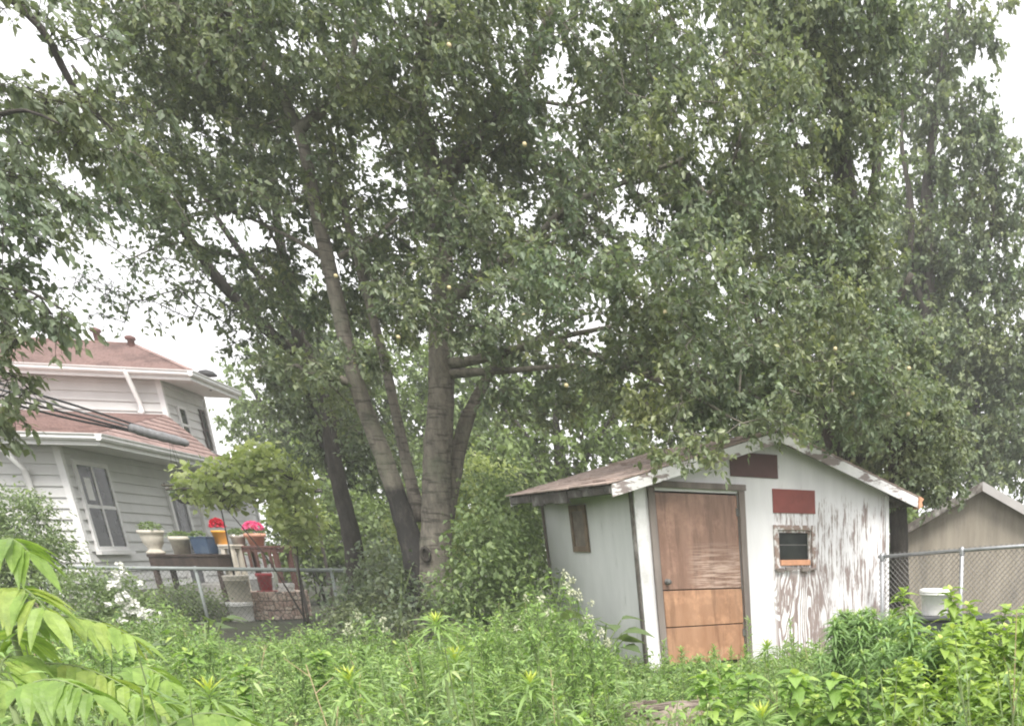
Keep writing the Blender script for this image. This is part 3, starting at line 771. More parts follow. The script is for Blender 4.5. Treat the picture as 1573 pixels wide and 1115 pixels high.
# ================================================================== POTS, BENCHES, BUCKETS
GP = 'pots on the benches behind the wire fence'
def bush(A, c, r, n, L, W, tone=(.1, .8), prof='ovate'):
    d = rand_dir(n); d[:, 2] = np.abs(d[:, 2]) * .9 - .15
    p = np.array(c) + d * np.array(r) * (rng.random(n) ** .4)[:, None]
    return A.blades(p, unit(d + rand_dir(n) * .6), np.repeat([[0, 0, 1.]], n, 0) + rng.normal(0, .3, (n, 3)), L * rng.uniform(.7, 1.2, n), W, .3, 2, prof, .2, rng.uniform(*tone, n))
def pot(name, label, loc, prof, mat, plant=None, flower=None, ax=1):
    r = thing(name, label, 'flower pot', loc, group=GP); r.scale = (.84,) * 3
    Acc().lathe(prof, 20, ax=ax).build('pot', mat, r, True)
    h = prof[-2][1]; rad = max(p[0] for p in prof) * .8
    Acc().lathe([(rad * 1.02, h - .06), (.001, h - .05)], 16, ax=ax).build('soil', M_DARKWOOD, r)
    if plant:
        A = Acc(); bush(A, (0, 0, h + plant * .35), (rad * 1.15, rad * 1.1, plant * .7), 150, .10, .05); A.build('foliage', M_SHRUB, r)
    if flower:
        A = Acc(); n = 90; d = rand_dir(n); d[:, 2] = np.abs(d[:, 2]); p = np.array([0, 0, h + .10]) + d * [rad, rad, .16]
        for k in range(4): A.blades(p, unit(rand_dir(n) + d), rand_dir(n), .065, .06, .1, 1, 'ovate', .15)
        A.build('flowers', flower, r)
    return r
YB = 19.6
bz = at(277, 850, YB)[2]
def bench(name, label, x0, x1, y, Y, depth, top_t, apron, mat, legs_slats=0):
    a, c = at(x0, y, Y), at(x1, y, Y); z = (a[2] + c[2]) / 2; w = c[0] - a[0]
    r = thing(name, label, 'bench', [(a[0] + c[0]) / 2, Y + depth / 2, 0])
    Acc().box((-w / 2, -depth / 2, z - top_t), (w / 2, depth / 2, z)).build('top', mat, r, bevel=.008)
    if apron: Acc().box((-w / 2 + .02, -depth / 2 + .02, z - top_t - apron), (w / 2 - .02, depth / 2 - .02, z - top_t - .002)).build('apron', mat, r)
    for sx_ in (-1, 1):
        for sy_ in (-1, 1):
            x = sx_ * (w / 2 - .07); yy = sy_ * (depth / 2 - .07); Acc().box((x - .04, yy - .04, 0), (x + .04, yy + .04, z - top_t - apron - .002)).build('leg', mat, r)
    for k in range(legs_slats):
        x = -w / 2 + .16 + k * (w - .32) / max(1, legs_slats - 1); Acc().box((x - .03, -depth / 2 + .01, z - top_t - .42), (x + .03, -depth / 2 + .03, z - top_t - .003)).build('slat', mat, r)
    return z
zb = bench('potting_bench', 'dark wooden potting bench carrying three large planters', 224, 333, 851, YB, .6, .05, .22, M_DARKWOOD)
def on(x, Y, z): p = at(x, 850, Y); return [p[0], p[1], z]
pot('planter_urn', 'large cream urn with dark green plant, leftmost on the dark bench', on(240, YB + .28, zb), [(.001, 0), (.19, 0), (.2, .05), (.14, .1), (.14, .15), (.2, .24), (.235, .40), (.24, .47), (.275, .50), (.275, .56), (.24, .56), (.001, .5)], M_CREAM, .2)
pot('flower_pot', 'plain beige pot with small plant, middle of the dark bench', on(281, YB + .28, zb), [(.001, 0), (.17, 0), (.2, .32), (.225, .33), (.225, .42), (.2, .42), (.001, .38)], M_CREAM, .1)
r = thing('storage_bin', 'dark blue plastic tub at the right end of the dark bench', 'bin', on(318, YB + .28, zb), group=GP); r.scale = (.9,) * 3
Acc().hexa([(-.17, -.16, 0), (.17, -.16, 0), (.17, .16, 0), (-.17, .16, 0), (-.2, -.19, .36), (.2, -.19, .36), (.2, .19, .36), (-.2, .19, .36)]).build('body', M_BLUE, r, bevel=.02)
Acc().box((-.21, -.2, .362), (.21, .2, .385)).build('lid', M_BLUE, r, bevel=.01)
A = Acc(); bush(A, (-.1, 0, .42), (.15, .15, .08), 80, .1, .05); A.build('foliage', M_SHRUB, r)
YT = 20.2
zt_ = bench('garden_table', 'red-brown slatted garden table carrying small flower pots', 357, 422, 838, YT, .6, .05, .08, M_REDWOOD, 5)
z2 = bench('plant_stand', 'low pale plant stand holding the orange pot', 333, 356, 836, 19.9, .36, .04, .04, M_CREAM)
pot('flower_pot', 'bright orange square pot with red flowers', on(344, 20.05, z2), [(.001, 0), (.13, 0), (.15, .28), (.16, .28), (.16, .33), (.13, .33), (.001, .3)], M_ORANGE, None, M_REDF)
pot('flower_pot', 'white pot with small yellow-green plant beside the pink flowers', on(371, YT + .28, zt_), [(.001, 0), (.13, 0), (.16, .2), (.18, .2), (.18, .27), (.15, .27), (.001, .24)], M_BUCKET, .14)
pot('flower_pot', 'terracotta pot with bright pink flowers on the red-brown table', on(398, YT + .28, zt_), [(.001, 0), (.15, 0), (.20, .2), (.24, .21), (.245, .30), (.2, .30), (.001, .27)], M_TERRA, .1, M_PINKF)

# raised stone bed with a red pot and white blocks
m, nt, b, _ = nmat('pink_stone'); M_STONE = m
vo = N(nt, 'TexVoronoi', feature='F1'); vo.inputs['Scale'].default_value = 9; nt.links.new(coords(nt), vo.inputs['Vector'])
ve = N(nt, 'TexVoronoi', feature='DISTANCE_TO_EDGE'); ve.inputs['Scale'].default_value = 9; nt.links.new(coords(nt), ve.inputs['Vector'])
c = ramp(nt, vo.outputs['Color'], [(.2, (.46, .32, .26)), (.6, (.62, .47, .39)), (.9, (.70, .60, .50))])
c = mixc(nt, ramp(nt, ve.outputs['Distance'], [(.02, (1, 1, 1)), (.06, (0, 0, 0))]), c, (.13, .11, .09)); nt.links.new(c, b.inputs['Base Color']); b.inputs['Roughness'].default_value = .9
bump(nt, b, ve.outputs['Distance'], .7, .03)
sb_c = at(427, 920, 19.3); sb_z = at(427, 908, 18.8)[2]
r = thing('stone_bed', 'low round raised bed of pinkish stones behind the wire fence', 'stone bed', [sb_c[0], sb_c[1], 0])
A = Acc(); nb = 22
for lay in range(3):
    for k in range(nb):
        a0 = 2 * PI * (k + .5 * (lay % 2)) / nb; da = 2 * PI / nb * .47; r0, r1 = .40, .54 + .02 * rng.random(); za, zb_ = sb_z * lay / 3, sb_z * (lay + 1) / 3 - .012
        P = [(r_ * math.cos(a0 + q * da), r_ * math.sin(a0 + q * da), z) for z in (za, zb_) for r_, q in ((r0, -1), (r1, -1), (r1, 1), (r0, 1))]
        A.hexa(P)
A.build('stone_ring', M_STONE, r, bevel=.012); Acc().lathe([(.46, sb_z - .05), (.001, sb_z - .03)], 20).build('soil', M_DARKWOOD, r)
p = at(410, 905, 19.15); r = thing('red_pot', 'dark red glazed pot on a red saucer set on the stone bed', 'flower pot', [p[0], p[1], sb_z - .03])
Acc().lathe([(.001, .035), (.10, .035), (.13, .30), (.15, .31), (.15, .37), (.12, .37), (.001, .33)], 18).build('pot', M_RED, r, True); Acc().lathe([(.001, 0), (.16, 0), (.19, .03), (.17, .03), (.001, .012)], 18).build('saucer', M_RED, r, True)
p = at(440, 905, 19.15)
M_BLOCK = simple('whitewashed_brick', (.70, .68, .65), .8, .12, 9)
for k in range(2):
    r = Acc().box((-.13, -.07, 0), (.13, .07, .085)).build('brick', M_BLOCK, None, bevel=.01); r.location = (p[0] + .02 * k, p[1], sb_z - .03 + .089 * k); r.rotation_euler = (0, 0, .2 - .3 * k)
    tag(r, ['lower whitewashed brick lying on the stone bed', 'upper whitewashed brick resting on another on the stone bed'][k], 'brick')
def bucket(label, loc, mat, h, r0, r1, lid=True, handle=True, rz=0):
    r = thing('bucket', label, 'bucket', loc, rz)
    Acc().lathe([(.001, 0), (r0, 0), (r0 + .004, .01), (r1 - .004, h * .82), (r1 + .008, h * .825), (r1 + .008, h * .86), (r1, h * .865), (r1, h * .9), (r1 + .01, h * .905), (r1 + .01, h * .94), (r1, h * .945), (r1, h), (r1 - .008, h), (r0 - .004, .02)], 24).build('body', mat, r, True)
    if lid: Acc().lathe([(r1 + .012, h - .02), (r1 + .014, h + .006), (r1 - .01, h + .014), (r1 - .02, h + .006), (.001, h + .006)], 24).build('lid', mat, r, True)
    if handle:
        t = np.linspace(0, PI, 12); Acc().tube(np.column_stack([np.cos(t) * (r1 + .012), -np.sin(t) * .10 - .01, h * .87 - np.sin(t) * .16]), .004, 6).build('handle', M_GALV, r, True)
    return r
q = at(375, 958, 18.5); zq = at(375, 925, 18.5)[2]
bucket('white plastic bucket on the ground behind the wire fence', [q[0], q[1], 0], M_BUCKET, max(.35, zq), .19, .22)
q2 = at(369, 905, 18.55); bucket('cream bucket stacked on top of the white one behind the fence', [q2[0], q[1], max(.35, zq) + .016], M_CREAM, at(369, 884, 18.5)[2] - max(.35, zq) - .02, .18, .21)
# white bucket on a dark tub by the right fence
q = at(1436, 940, 10.6); zt3 = at(1436, 945, 10.6)[2]; ztop = at(1436, 905, 10.6)[2]
r = thing('plastic_tub', 'dark grey plastic tub half hidden in the weeds by the right fence', 'tub', [q[0] + .22, q[1] + .1, 0])
Acc().hexa([(-.42, -.26, 0), (.42, -.26, 0), (.42, .26, 0), (-.42, .26, 0), (-.47, -.30, zt3 - .05), (.47, -.30, zt3 - .05), (.47, .30, zt3 - .05), (-.47, .30, zt3 - .05)]).build('body', M_BIN, r, bevel=.03)
Acc().box((-.5, -.33, zt3 - .048), (.5, .33, zt3)).build('lid', M_BIN, r, bevel=.015)
bucket('old white bucket with ridged rim on the dark tub by the right fence', [q[0], q[1] + .05, zt3 + .001], M_BUCKET, ztop - zt3 - .01, .145, .165, True, False)

# hook pole, hanging baskets, arbour post
r = thing('shepherd_hook', 'thin dark iron plant pole with a curled hook by the pots', 'plant hook', on(352, 18.9, 0)); zt4 = at(338, 775, 18.9)[2]
xs_ = (at(338, 775, 18.9) - np.array(r.location))
Acc().tube([[0, 0, -.1], [xs_[0] * .2, 0, zt4 * .4], [xs_[0] * .9, 0, zt4 * .85], [xs_[0], 0, zt4], [xs_[0] + .08, 0, zt4 + .08], [xs_[0] + .18, 0, zt4 + .06], [xs_[0] + .22, 0, zt4 - .04]], .012, 7).build('pole', M_IRON, r, True)
def basket(label, x, y, Y, top, mat):
    c = at(x, y, Y); r = thing('hanging_basket', label, 'hanging basket', c, group='baskets hanging by the house wall')
    Acc().lathe([(.001, -.16), (.10, -.15), (.18, -.05), (.21, .02), (.18, .02), (.001, -.03)], 16).build('basket', mat, r, True)
    A = Acc(); bush(A, (0, 0, .08), (.24, .24, .14), 120, .10, .05, (0, .5)); A.build('foliage', M_SHRUB, r)
    w = Acc()
    for k in range(3): w.tube([[.2 * math.cos(k * 2.09), .2 * math.sin(k * 2.09), .02], [0, 0, top]], .004, 4)
    w.build('hanger', M_IRON, r)
basket('dark hanging basket under the lower eave beside the door', 283, 762, 21.2, 1.2, M_IRON)
basket('pale hanging basket showing below the grape vine leaves', 355, 772, 18.3, .8, M_BUCKET)
r = thing('arbour', 'rough wooden arbour posts and rails carrying the grape vine', 'arbour', on(385, 17.9, 0))
zv = at(385, 755, 17.6)[2]
for u_ in (1.08,):
    for v_ in (-.4, .5): Acc().tube([[u_, v_, -.1], [u_ + .02, v_, zv]], .03, 8, wob=.1).build('post', M_WOODGREY, r, True)
for v_ in (-.4, .5): Acc().tube([[-1.0, v_, zv + .04], [1.3, v_, zv + .05]], .025, 8, wob=.1).build('rail', M_ROT, r, True)
for k in range(5): Acc().tube([[-.9 + k * .5, -.6, zv + .09], [-.88 + k * .5, .75, zv + .1]], .018, 6).build('rafter', M_ROT, r, True)

# rotten log in the foreground weeds
lg = on_z(1030, 1092, .30); A = Acc()
P = np.array([[-.30, .02, .17], [-.15, 0, .18], [0, -.01, .19], [.15, .0, .2], [.27, .03, .22]]); A.tube(P, [.13, .165, .17, .16, .12], 18, wob=.13, seed=2)
for k in range(14):
    x = rng.uniform(-.28, .25); a_ = rng.uniform(.2, 2.9); l_ = rng.uniform(.12, .3)
    A.beam([x - l_ / 2, -math.cos(a_) * .165, .19 + math.sin(a_) * .165], [x + l_ / 2, -math.cos(a_) * .175, .2 + math.sin(a_) * .175], .035, .02)
lgo = A.build('log', simple('rotten_log', (.24, .195, .165), .95, .6, 14, (.3, 1, 1), bmp=1.0, dirt=(.07, .055, .045)), None); lgo.location = (lg[0], lg[1], 0); lgo.rotation_euler = (0, 0, .25)
tag(lgo, 'rotten splintered log lying low in the foreground weeds', 'log')
LOG = (lg[0], lg[1])
def grow_tree(name, label, cat, limbs, lobes, leaf_mat, bark, density=2.2, leaf=(.10, .055), per_tip=26, spray=.34,
              droop=.35, twig_r=.004, group=None, tone=(.1, .9), tips_cap=6000, sides=12, hang=.25, K=1, leaves_name='crown'):
    """limbs: pixel polylines (first one is the trunk); lobes: crown volumes. The twigs grow from the limbs to
    points spread through the lobes; every twig ends in a spray of leaves. trunk and crown are parts."""
    S = [smooth_line(*px_limb(l)) for l in limbs]
    base = S[0][0][0].copy(); base[2] = min(base[2], 0.0)
    root = thing(name, label, cat, base, group=group)
    tr = Acc()
    for i, (P, R) in enumerate(S):
        tr.tube(P, R, sides if i < 5 else 8, wob=.06, seed=i + 3, tone=np.where((P[:, 2] < 1.95 + .25 * np.sin(P[:, 0] * 9)), .12, .6) if (i == 3 and bark is M_BARK) else None)
    pos = np.vstack([p for p, r in S]); L = px_lobes(lobes)
    area = np.array([PI * l[1][0] * l[1][2] * l[2] for l in L])
    la = leaf[0] * leaf[1] * .55
    nt = (area * density / .5 / la / per_tip).astype(int) + 2
    if nt.sum() > tips_cap: nt = (nt * tips_cap / nt.sum()).astype(int) + 1
    T = []; LF = []
    for (c, r, w, lf), k in zip(L, nt):
        d = rand_dir(k); rad = rng.uniform(.12, 1.0, k) ** .42
        T.append(c + d * r * rad[:, None]); LF.append(np.full(k, lf))
    T = np.vstack(T); LF = np.concatenate(LF)
    ok = T[:, 2] > .25; T = T[ok]; LF = LF[ok]
    # order by distance to the limbs, then connect
    D = np.array([np.min(((pos - t) ** 2).sum(1)) for t in T]); order = np.argsort(D)
    cap_n = len(pos) + len(T) * 9
    buf = np.zeros((cap_n, 3)); buf[:len(pos)] = pos; n = len(pos); n0 = n
    par = np.full(cap_n, -1, int); E = []; tdir = np.zeros((len(T), 3))
    for j, ti in enumerate(order):
        t = T[ti]; dd = ((buf[:n] - t) ** 2).sum(1) + .25 * np.maximum(0, buf[:n, 2] - t[2]) ** 2
        q = int(np.argmin(dd)); p0 = buf[q]; d = math.sqrt(max(dd[q], 1e-6))
        m = max(1, min(8, int(d / .28)))
        mid = (p0 + t) / 2 + np.array([0, 0, .10 * d]) + rng.normal(size=3) * .07 * d
        prev = q
        for k in range(1, m + 1):
            s_ = k / m; pt = (1 - s_) ** 2 * p0 + 2 * s_ * (1 - s_) * mid + s_ * s_ * t
            buf[n] = pt; par[n] = prev; prev = n; n += 1
        tdir[ti] = unit(buf[n - 1] - buf[par[n - 1]])
    w = np.zeros(n)
    for k in range(n - 1, n0 - 1, -1):
        if w[k] == 0: w[k] = 1
        w[par[k]] += w[k]
    R = twig_r * np.sqrt(np.maximum(w, 1)) * .8
    R = np.minimum(R, .055)
    idx = np.arange(n0, n); pr = par[idx]
    rp = np.minimum(R[pr], R[idx] * 1.25)
    big = R[idx] > .012
    tr.edges(buf[pr][big], buf[idx][big], rp[big], R[idx][big], 6)
    tr.edges(buf[pr][~big], buf[idx][~big], rp[~big], R[idx][~big], 3)
    # leaf sprays
    cr = Acc(); k3 = 4
    n_t = len(T); out = rand_dir(n_t * k3) * .95 + np.repeat(tdir, k3, 0) * .75 + np.array([0, 0, -hang])
    out = unit(out); ln = rng.uniform(.45, 1.0, n_t * k3) * spray
    o0 = np.repeat(T - tdir * .06, k3, 0); o1 = o0 + out * ln[:, None]
    tr.edges(o0, o1, np.full(len(o0), twig_r * .8), np.full(len(o0), twig_r * .4), 3)
    per = per_tip / k3
    lf = np.repeat(LF, k3)
    cnt = rng.poisson(per * lf); si = np.repeat(np.arange(len(o0)), cnt); M = len(si)
    s_ = rng.uniform(.1, 1.05, M)
    b = o0[si] + out[si] * (ln[si] * s_)[:, None] + rng.normal(size=(M, 3)) * .015
    ax = unit(out[si] * .45 + rand_dir(M) * .9 + np.array([0, 0, -droop]))
    nr = unit(rand_dir(M) * .75 + np.array([0, 0, .8]))
    sc = rng.uniform(.6, 1.2, M)
    clump = np.repeat(np.repeat(rng.normal(0, .19, n_t), k3), cnt)
    tn = np.clip(rng.uniform(tone[0], tone[1], M) * .8 + clump + .08, 0, .8)
    tn = np.where(rng.random(M) < .012, 1.0, tn)
    cr.blades(b, ax, nr, leaf[0] * sc, leaf[1] * sc, rng.uniform(.05, .3, M), K, 'ovate', .22, tn)
    tr.build('trunk', bark, root, True, org=base)
    c = cr.build(leaves_name, leaf_mat, root, org=base)
    return root, T


def shrub(name, label, cat, lobes, leaf_mat, base_px, leaf=(.07, .04), density=2.4, per_tip=22, spray=.25, nstem=7, bark=None, group=None, K=1, droop=.2, tone=(.1, .9), tips_cap=1500):
    """several stems from one foot, leaves all through"""
    L = px_lobes(lobes); foot = np.array([base_px[0], base_px[1], 0.]) if len(base_px) == 2 else at(*base_px)
    foot[2] = 0
    root = thing(name, label, cat, foot, group=group)
    tr = Acc(); nodes = []
    for k in range(nstem):
        c, r, _, _ = L[k % len(L)]
        e = c + rand_dir(1)[0] * r * .5; f = foot + np.array([rng.normal() * .12, rng.normal() * .12, 0])
        P, R = smooth_line(np.array([f, f * .6 + e * .4 + np.array([0, 0, .1 * (e[2])]), e]), np.array([.018, .012, .005]), .15)
        tr.tube(P, R, 5); nodes.append(P)
    pos = np.vstack(nodes); T = []
    area = np.array([PI * l[1][0] * l[1][2] * l[2] for l in L]); la = leaf[0] * leaf[1] * .55
    nt = (area * density / .5 / la / per_tip).astype(int) + 2
    if nt.sum() > tips_cap: nt = (nt * tips_cap / nt.sum()).astype(int) + 1
    for (c, r, w, lf), k in zip(L, nt):
        T.append(c + rand_dir(k) * r * (rng.uniform(.1, 1, k) ** .42)[:, None])
    T = np.vstack(T); T = T[T[:, 2] > .05]
    q = np.array([np.argmin(((pos - t) ** 2).sum(1)) for t in T]); p0 = pos[q]
    mid = (p0 + T) / 2 + np.array([0, 0, .06]); n = len(T)
    tr.edges(p0, mid, np.full(n, .005), np.full(n, .004), 3); tr.edges(mid, T, np.full(n, .004), np.full(n, .002), 3)
    d = unit(T - p0); cnt = rng.poisson(per_tip, n); si = np.repeat(np.arange(n), cnt); M = len(si)
    b = T[si] + rand_dir(M) * (spray * rng.random(M) ** .6)[:, None] * np.array([1, 1, .8])
    ax = unit(d[si] * .4 + rand_dir(M) * .8 + np.array([0, 0, -droop])); nr = unit(rand_dir(M) * .6 + np.array([0, 0, .9]))
    sc = rng.uniform(.6, 1.2, M); clump = np.repeat(rng.normal(0, .14, n), cnt)
    tn = np.clip(rng.uniform(*tone, M) * .8 + clump + .08, 0, .82); tn = np.where(rng.random(M) < .015, 1., tn)
    b[:, 2] = np.maximum(b[:, 2], .02)
    cr = Acc().blades(b, ax, nr, leaf[0] * sc, leaf[1] * sc, rng.uniform(.05, .3, M), K, 'ovate', .2, tn)
    tr.build('stem', bark or M_STEM, root, True, org=foot); cr.build('foliage', leaf_mat, root, org=foot)
    return root, T


# ================================================================== TREES
Y0 = 13.4
main_limbs = [
    [(684, 1010, Y0, 100), (676, 960, Y0, 70), (668, 900, Y0, 54), (670, 800, Y0, 41), (672, 700, Y0, 38), (678, 600, Y0, 35), (677, 530, Y0, 32), (680, 430, Y0, 28), (674, 340, Y0, 27), (671, 270, Y0, 26)],
    [(671, 285, Y0, 27), (652, 200, Y0 - .2, 20), (642, 120, Y0 - .4, 16), (660, 40, Y0 - .5, 12), (690, -60, Y0 - .6, 8)],
    [(671, 285, Y0, 27), (722, 225, Y0 + .1, 19), (780, 165, Y0 + .2, 16), (820, 90, Y0 + .3, 14), (852, 0, Y0 + .4, 11), (875, -90, Y0 + .5, 10)],
    [(660, 935, Y0, 56), (634, 840, Y0 - .05, 34), (612, 770, Y0 - .1, 28), (585, 690, Y0 - .2, 25), (560, 625, Y0 - .3, 23), (540, 560, Y0 - .35, 21), (515, 450, Y0 - .4, 19), (490, 340, Y0 - .5, 17), (470, 240, Y0 - .6, 14), (455, 190, Y0 - .6, 13)],
    [(455, 195, Y0 - .6, 14), (425, 130, Y0 - .7, 11), (375, 60, Y0 - .8, 8), (340, -30, Y0 - .9, 5)],
    [(457, 200, Y0 - .6, 13), (500, 165, Y0 - .5, 11), (535, 120, Y0 - .4, 9), (550, 20, Y0 - .3, 5)],
    [(645, 800, Y0 + .2, 22), (622, 700, Y0 + .3, 16), (605, 620, Y0 + .35, 14), (588, 545, Y0 + .4, 13), (558, 430, Y0 + .5, 13), (525, 300, Y0 + .6, 10), (505, 190, Y0 + .6, 7)],
    [(668, 880, Y0 + .02, 34), (682, 800, Y0 + .15, 28), (694, 745, Y0 + .25, 24), (712, 660, Y0 + .35, 20), (738, 600, Y0 + .4, 15), (768, 555, Y0 + .45, 11), (830, 520, Y0 + .6, 9), (900, 480, Y0 + .7, 5)],
    [(690, 574, Y0, 14), (735, 571, Y0 - .2, 11), (795, 568, Y0 - .6, 8), (880, 560, Y0 - 1.2, 5)],
    [(688, 560, Y0, 16), (750, 548, Y0 - .3, 12), (850, 520, Y0 - .9, 8), (950, 500, Y0 - 1.6, 5)],
    [(684, 470, Y0, 17), (755, 412, Y0 - .3, 13), (820, 368, Y0 - .6, 10), (880, 312, Y0 - .9, 8), (960, 280, Y0 - 1.1, 6), (1060, 240, Y0 - 1.3, 5)],
    [(545, 590, Y0 - .3, 14), (520, 582, Y0 - .4, 12), (480, 575, Y0 - .5, 8), (455, 560, Y0 - .55, 5)],
    [(505, 400, Y0 - .4, 8), (460, 372, Y0 - .1, 6), (420, 352, Y0 + .3, 4), (350, 320, Y0 + .6, 3)],
    [(520, 395, Y0 - .4, 8), (565, 372, Y0 - .2, 6), (610, 335, Y0 + .2, 4)],
    [(850, 520, Y0 - .9, 8), (950, 560, Y0 - 1.6, 8), (1050, 600, Y0 - 2.4, 7), (1120, 640, Y0 - 2.9, 4)],
]
main_lobes = [
    (280, 70, 13.2, 140, 80, 1.1), (130, 255, 12, 110, 70, 1., .8), (330, 240, 13.6, 150, 100, 1.1),
    (430, 90, 12.9, 170, 110, 1.2), (570, 50, 12.4, 180, 100, 1.4), (600, 260, 14.6, 170, 130, 1.1), (700, 110, 12.8, 130, 110, 1.0),
    (500, 420, 14.6, 110, 90, .8, .7), (620, 440, 14.5, 120, 90, .8, .8), (780, 330, 13.9, 150, 110, 1.1), (860, 210, 13.8, 110, 80, .8, .8), (760, 340, 12.0, 60, 50, .4, .7),
    (640, 480, 12.2, 90, 40, .4, .7), (560, 110, 12.0, 60, 50, .5, .8), (420, 300, 12.6, 50, 40, .4, .5),
    (960, 190, 14.2, 100, 80, 1), (1010, 60, 14, 100, 70, 1), (790, 430, 14.2, 90, 60, .8, .8), (760, 200, 14.4, 80, 60, .8, .8), (1120, 340, 13.6, 90, 70, .9), (590, 420, 12.5, 50, 40, .4, .6), (560, 540, 12.8, 40, 40, .35, .5), (650, 380, 12.4, 40, 36, .35, .6), (700, 420, 12.3, 50, 40, .4, .6), (470, 570, 12.8, 50, 26, .35, .7), (540, 340, 12.5, 46, 36, .4, .6), (690, 300, 12.4, 60, 40, .5, .7), (610, 190, 12.4, 60, 50, .5, .7), (850, 60, 12.4, 40, 50, .4, .6), (480, 260, 12.6, 40, 50, .4, .6), (820, 390, 12.2, 60, 30, .4, .7),
    (350, 20, 13.4, 110, 60, 1.), (700, -10, 13.4, 110, 60, 1.), (330, 130, 13.4, 110, 60, 1., .8),
    (970, 80, 12.8, 120, 90, 1.2), (970, 330, 12.6, 160, 120, 1.5), (910, 480, 11.6, 160, 100, 1.3), (1070, 450, 11.2, 150, 110, 1.3),
    (1080, 250, 12.6, 140, 120, 1.3), (1120, 570, 10.9, 130, 70, .9), (1010, 590, 11.6, 130, 60, .8), (1060, 625, 10.6, 120, 34, .5), (1075, 690, 9.75, 42, 34, .22, .8),
    (990, 695, 10.0, 45, 22, .3, .5), (1190, 640, 10.4, 60, 26, .4, .8),
    (1230, 560, 11.4, 110, 70, 1.0), (1330, 600, 11.8, 100, 80, .9), (1300, 480, 12, 90, 70, .8), (830, 590, 13.2, 110, 60, .8, .8),
    (440, 570, 14, 80, 40, .6, .5), (400, 430, 14, 80, 60, .7, .45), (200, 350, 12.6, 120, 50, .8, .4), (540, 620, 14.6, 60, 60, .6, .5),
    (740, 520, 12.6, 60, 40, .5, .6), (200, -40, 12.8, 150, 60, 1.2), (500, -70, 12.6, 250, 70, 1.4), (880, -60, 12.8, 220, 60, 1.5), (1180, 180, 12.8, 90, 120, 1.2),
]
MT, mt_tips = grow_tree('fruit_tree', 'big grey-barked fruit tree with several stems filling the middle of the picture', 'tree',
                        main_limbs, main_lobes, M_LEAF, M_BARK, density=2.3, leaf=(.082, .048), per_tip=50, spray=.36, droop=.15)
# small ripening fruit that shows between the leaves
fr = Acc().lathe([(.001, -.022), (.015, -.018), (.022, -.006), (.023, .006), (.016, .018), (.005, .022), (.001, .02)], 12).build('fruit', M_FRUIT, None, True)
mtb = np.array(MT.location)
for k, (x, y, Y) in enumerate([(805, 485, 11), (870, 592, 10.6), (1173, 537, 10.9), (1283, 536, 10.9), (1396, 566, 11.2), (1395, 636, 11.2), (1310, 604, 11.1),
                               (690, 70, 11.4), (806, 222, 11.6), (516, 424, 12), (612, 518, 11.6), (1022, 480, 10.6), (952, 262, 11.2), (690, 442, 11.5)]):
    o = fr if k == 0 else fr.copy()
    if k: COL.objects.link(o)
    o.parent = MT; p = at(x, y, Y) - mtb; o.location = [float(c) for c in p]

# knot hole in the trunk
kp = at(668, 851, Y0) - mtb + np.array([0, -.27, 0]); A = Acc(); t = np.linspace(0, 2 * PI, 17)
A.tube(np.column_stack([.055 * np.cos(t), np.zeros(17), .085 * np.sin(t)]) + kp, .024, 8, cap=False, wob=.2); A.lathe([(.05, 0), (.001, .0)], 12)
A.V[-1] = np.column_stack([A.V[-1][:, 0], np.full(len(A.V[-1]), .012), A.V[-1][:, 1] * 1.6]) + kp
A.build('knot', M_BARK_DARK, MT, True)

grow_tree('dark_tree', 'dark slender-trunked tree with bare twigs left of the fruit tree', 'tree',
          [[(552, 940, 16.5, 30), (543, 840, 16.5, 26), (525, 760, 16.5, 22), (510, 690, 16.5, 20), (500, 620, 16.5, 19), (478, 560, 16.4, 22), (455, 500, 16.3, 19), (440, 430, 16.2, 15), (425, 330, 16, 10), (420, 230, 15.8, 6)],
           [(470, 548, 16.4, 18), (420, 515, 16.2, 16), (360, 458, 15.8, 15), (310, 395, 15.5, 13), (275, 340, 15.3, 11), (235, 270, 15, 8), (180, 200, 14.8, 6), (110, 100, 14.5, 4)],
           [(452, 500, 16.3, 14), (395, 420, 16.4, 11), (350, 360, 16.5, 8), (300, 280, 16.6, 5)],
           [(528, 770, 16.5, 18), (490, 660, 16.9, 13), (470, 600, 17, 9)]],
          [(410, 500, 16.4, 70, 60, 1, 1, .9), (330, 430, 16, 80, 50, .9, .6, .4), (250, 430, 15.6, 110, 80, .9, .5, .3), (250, 300, 15, 120, 60, 1, .8, .8), (150, 200, 14.8, 90, 60, .8, .8, .8),
           (450, 600, 16.8, 50, 40, .6), (330, 200, 15.8, 90, 100, 1), (480, 620, 17, 60, 90, .8), (560, 690, 17.2, 70, 70, .7), (90, 330, 15, 90, 40, .6, .6, .6), (180, 460, 15.6, 110, 40, .6, .4, .35), (430, 470, 16.6, 60, 50, .6, .8, .9)],
          M_LEAF_DARK, M_BARK_DARK, density=1.7, leaf=(.09, .055), per_tip=36, spray=.42, twig_r=.0055, droop=.2)

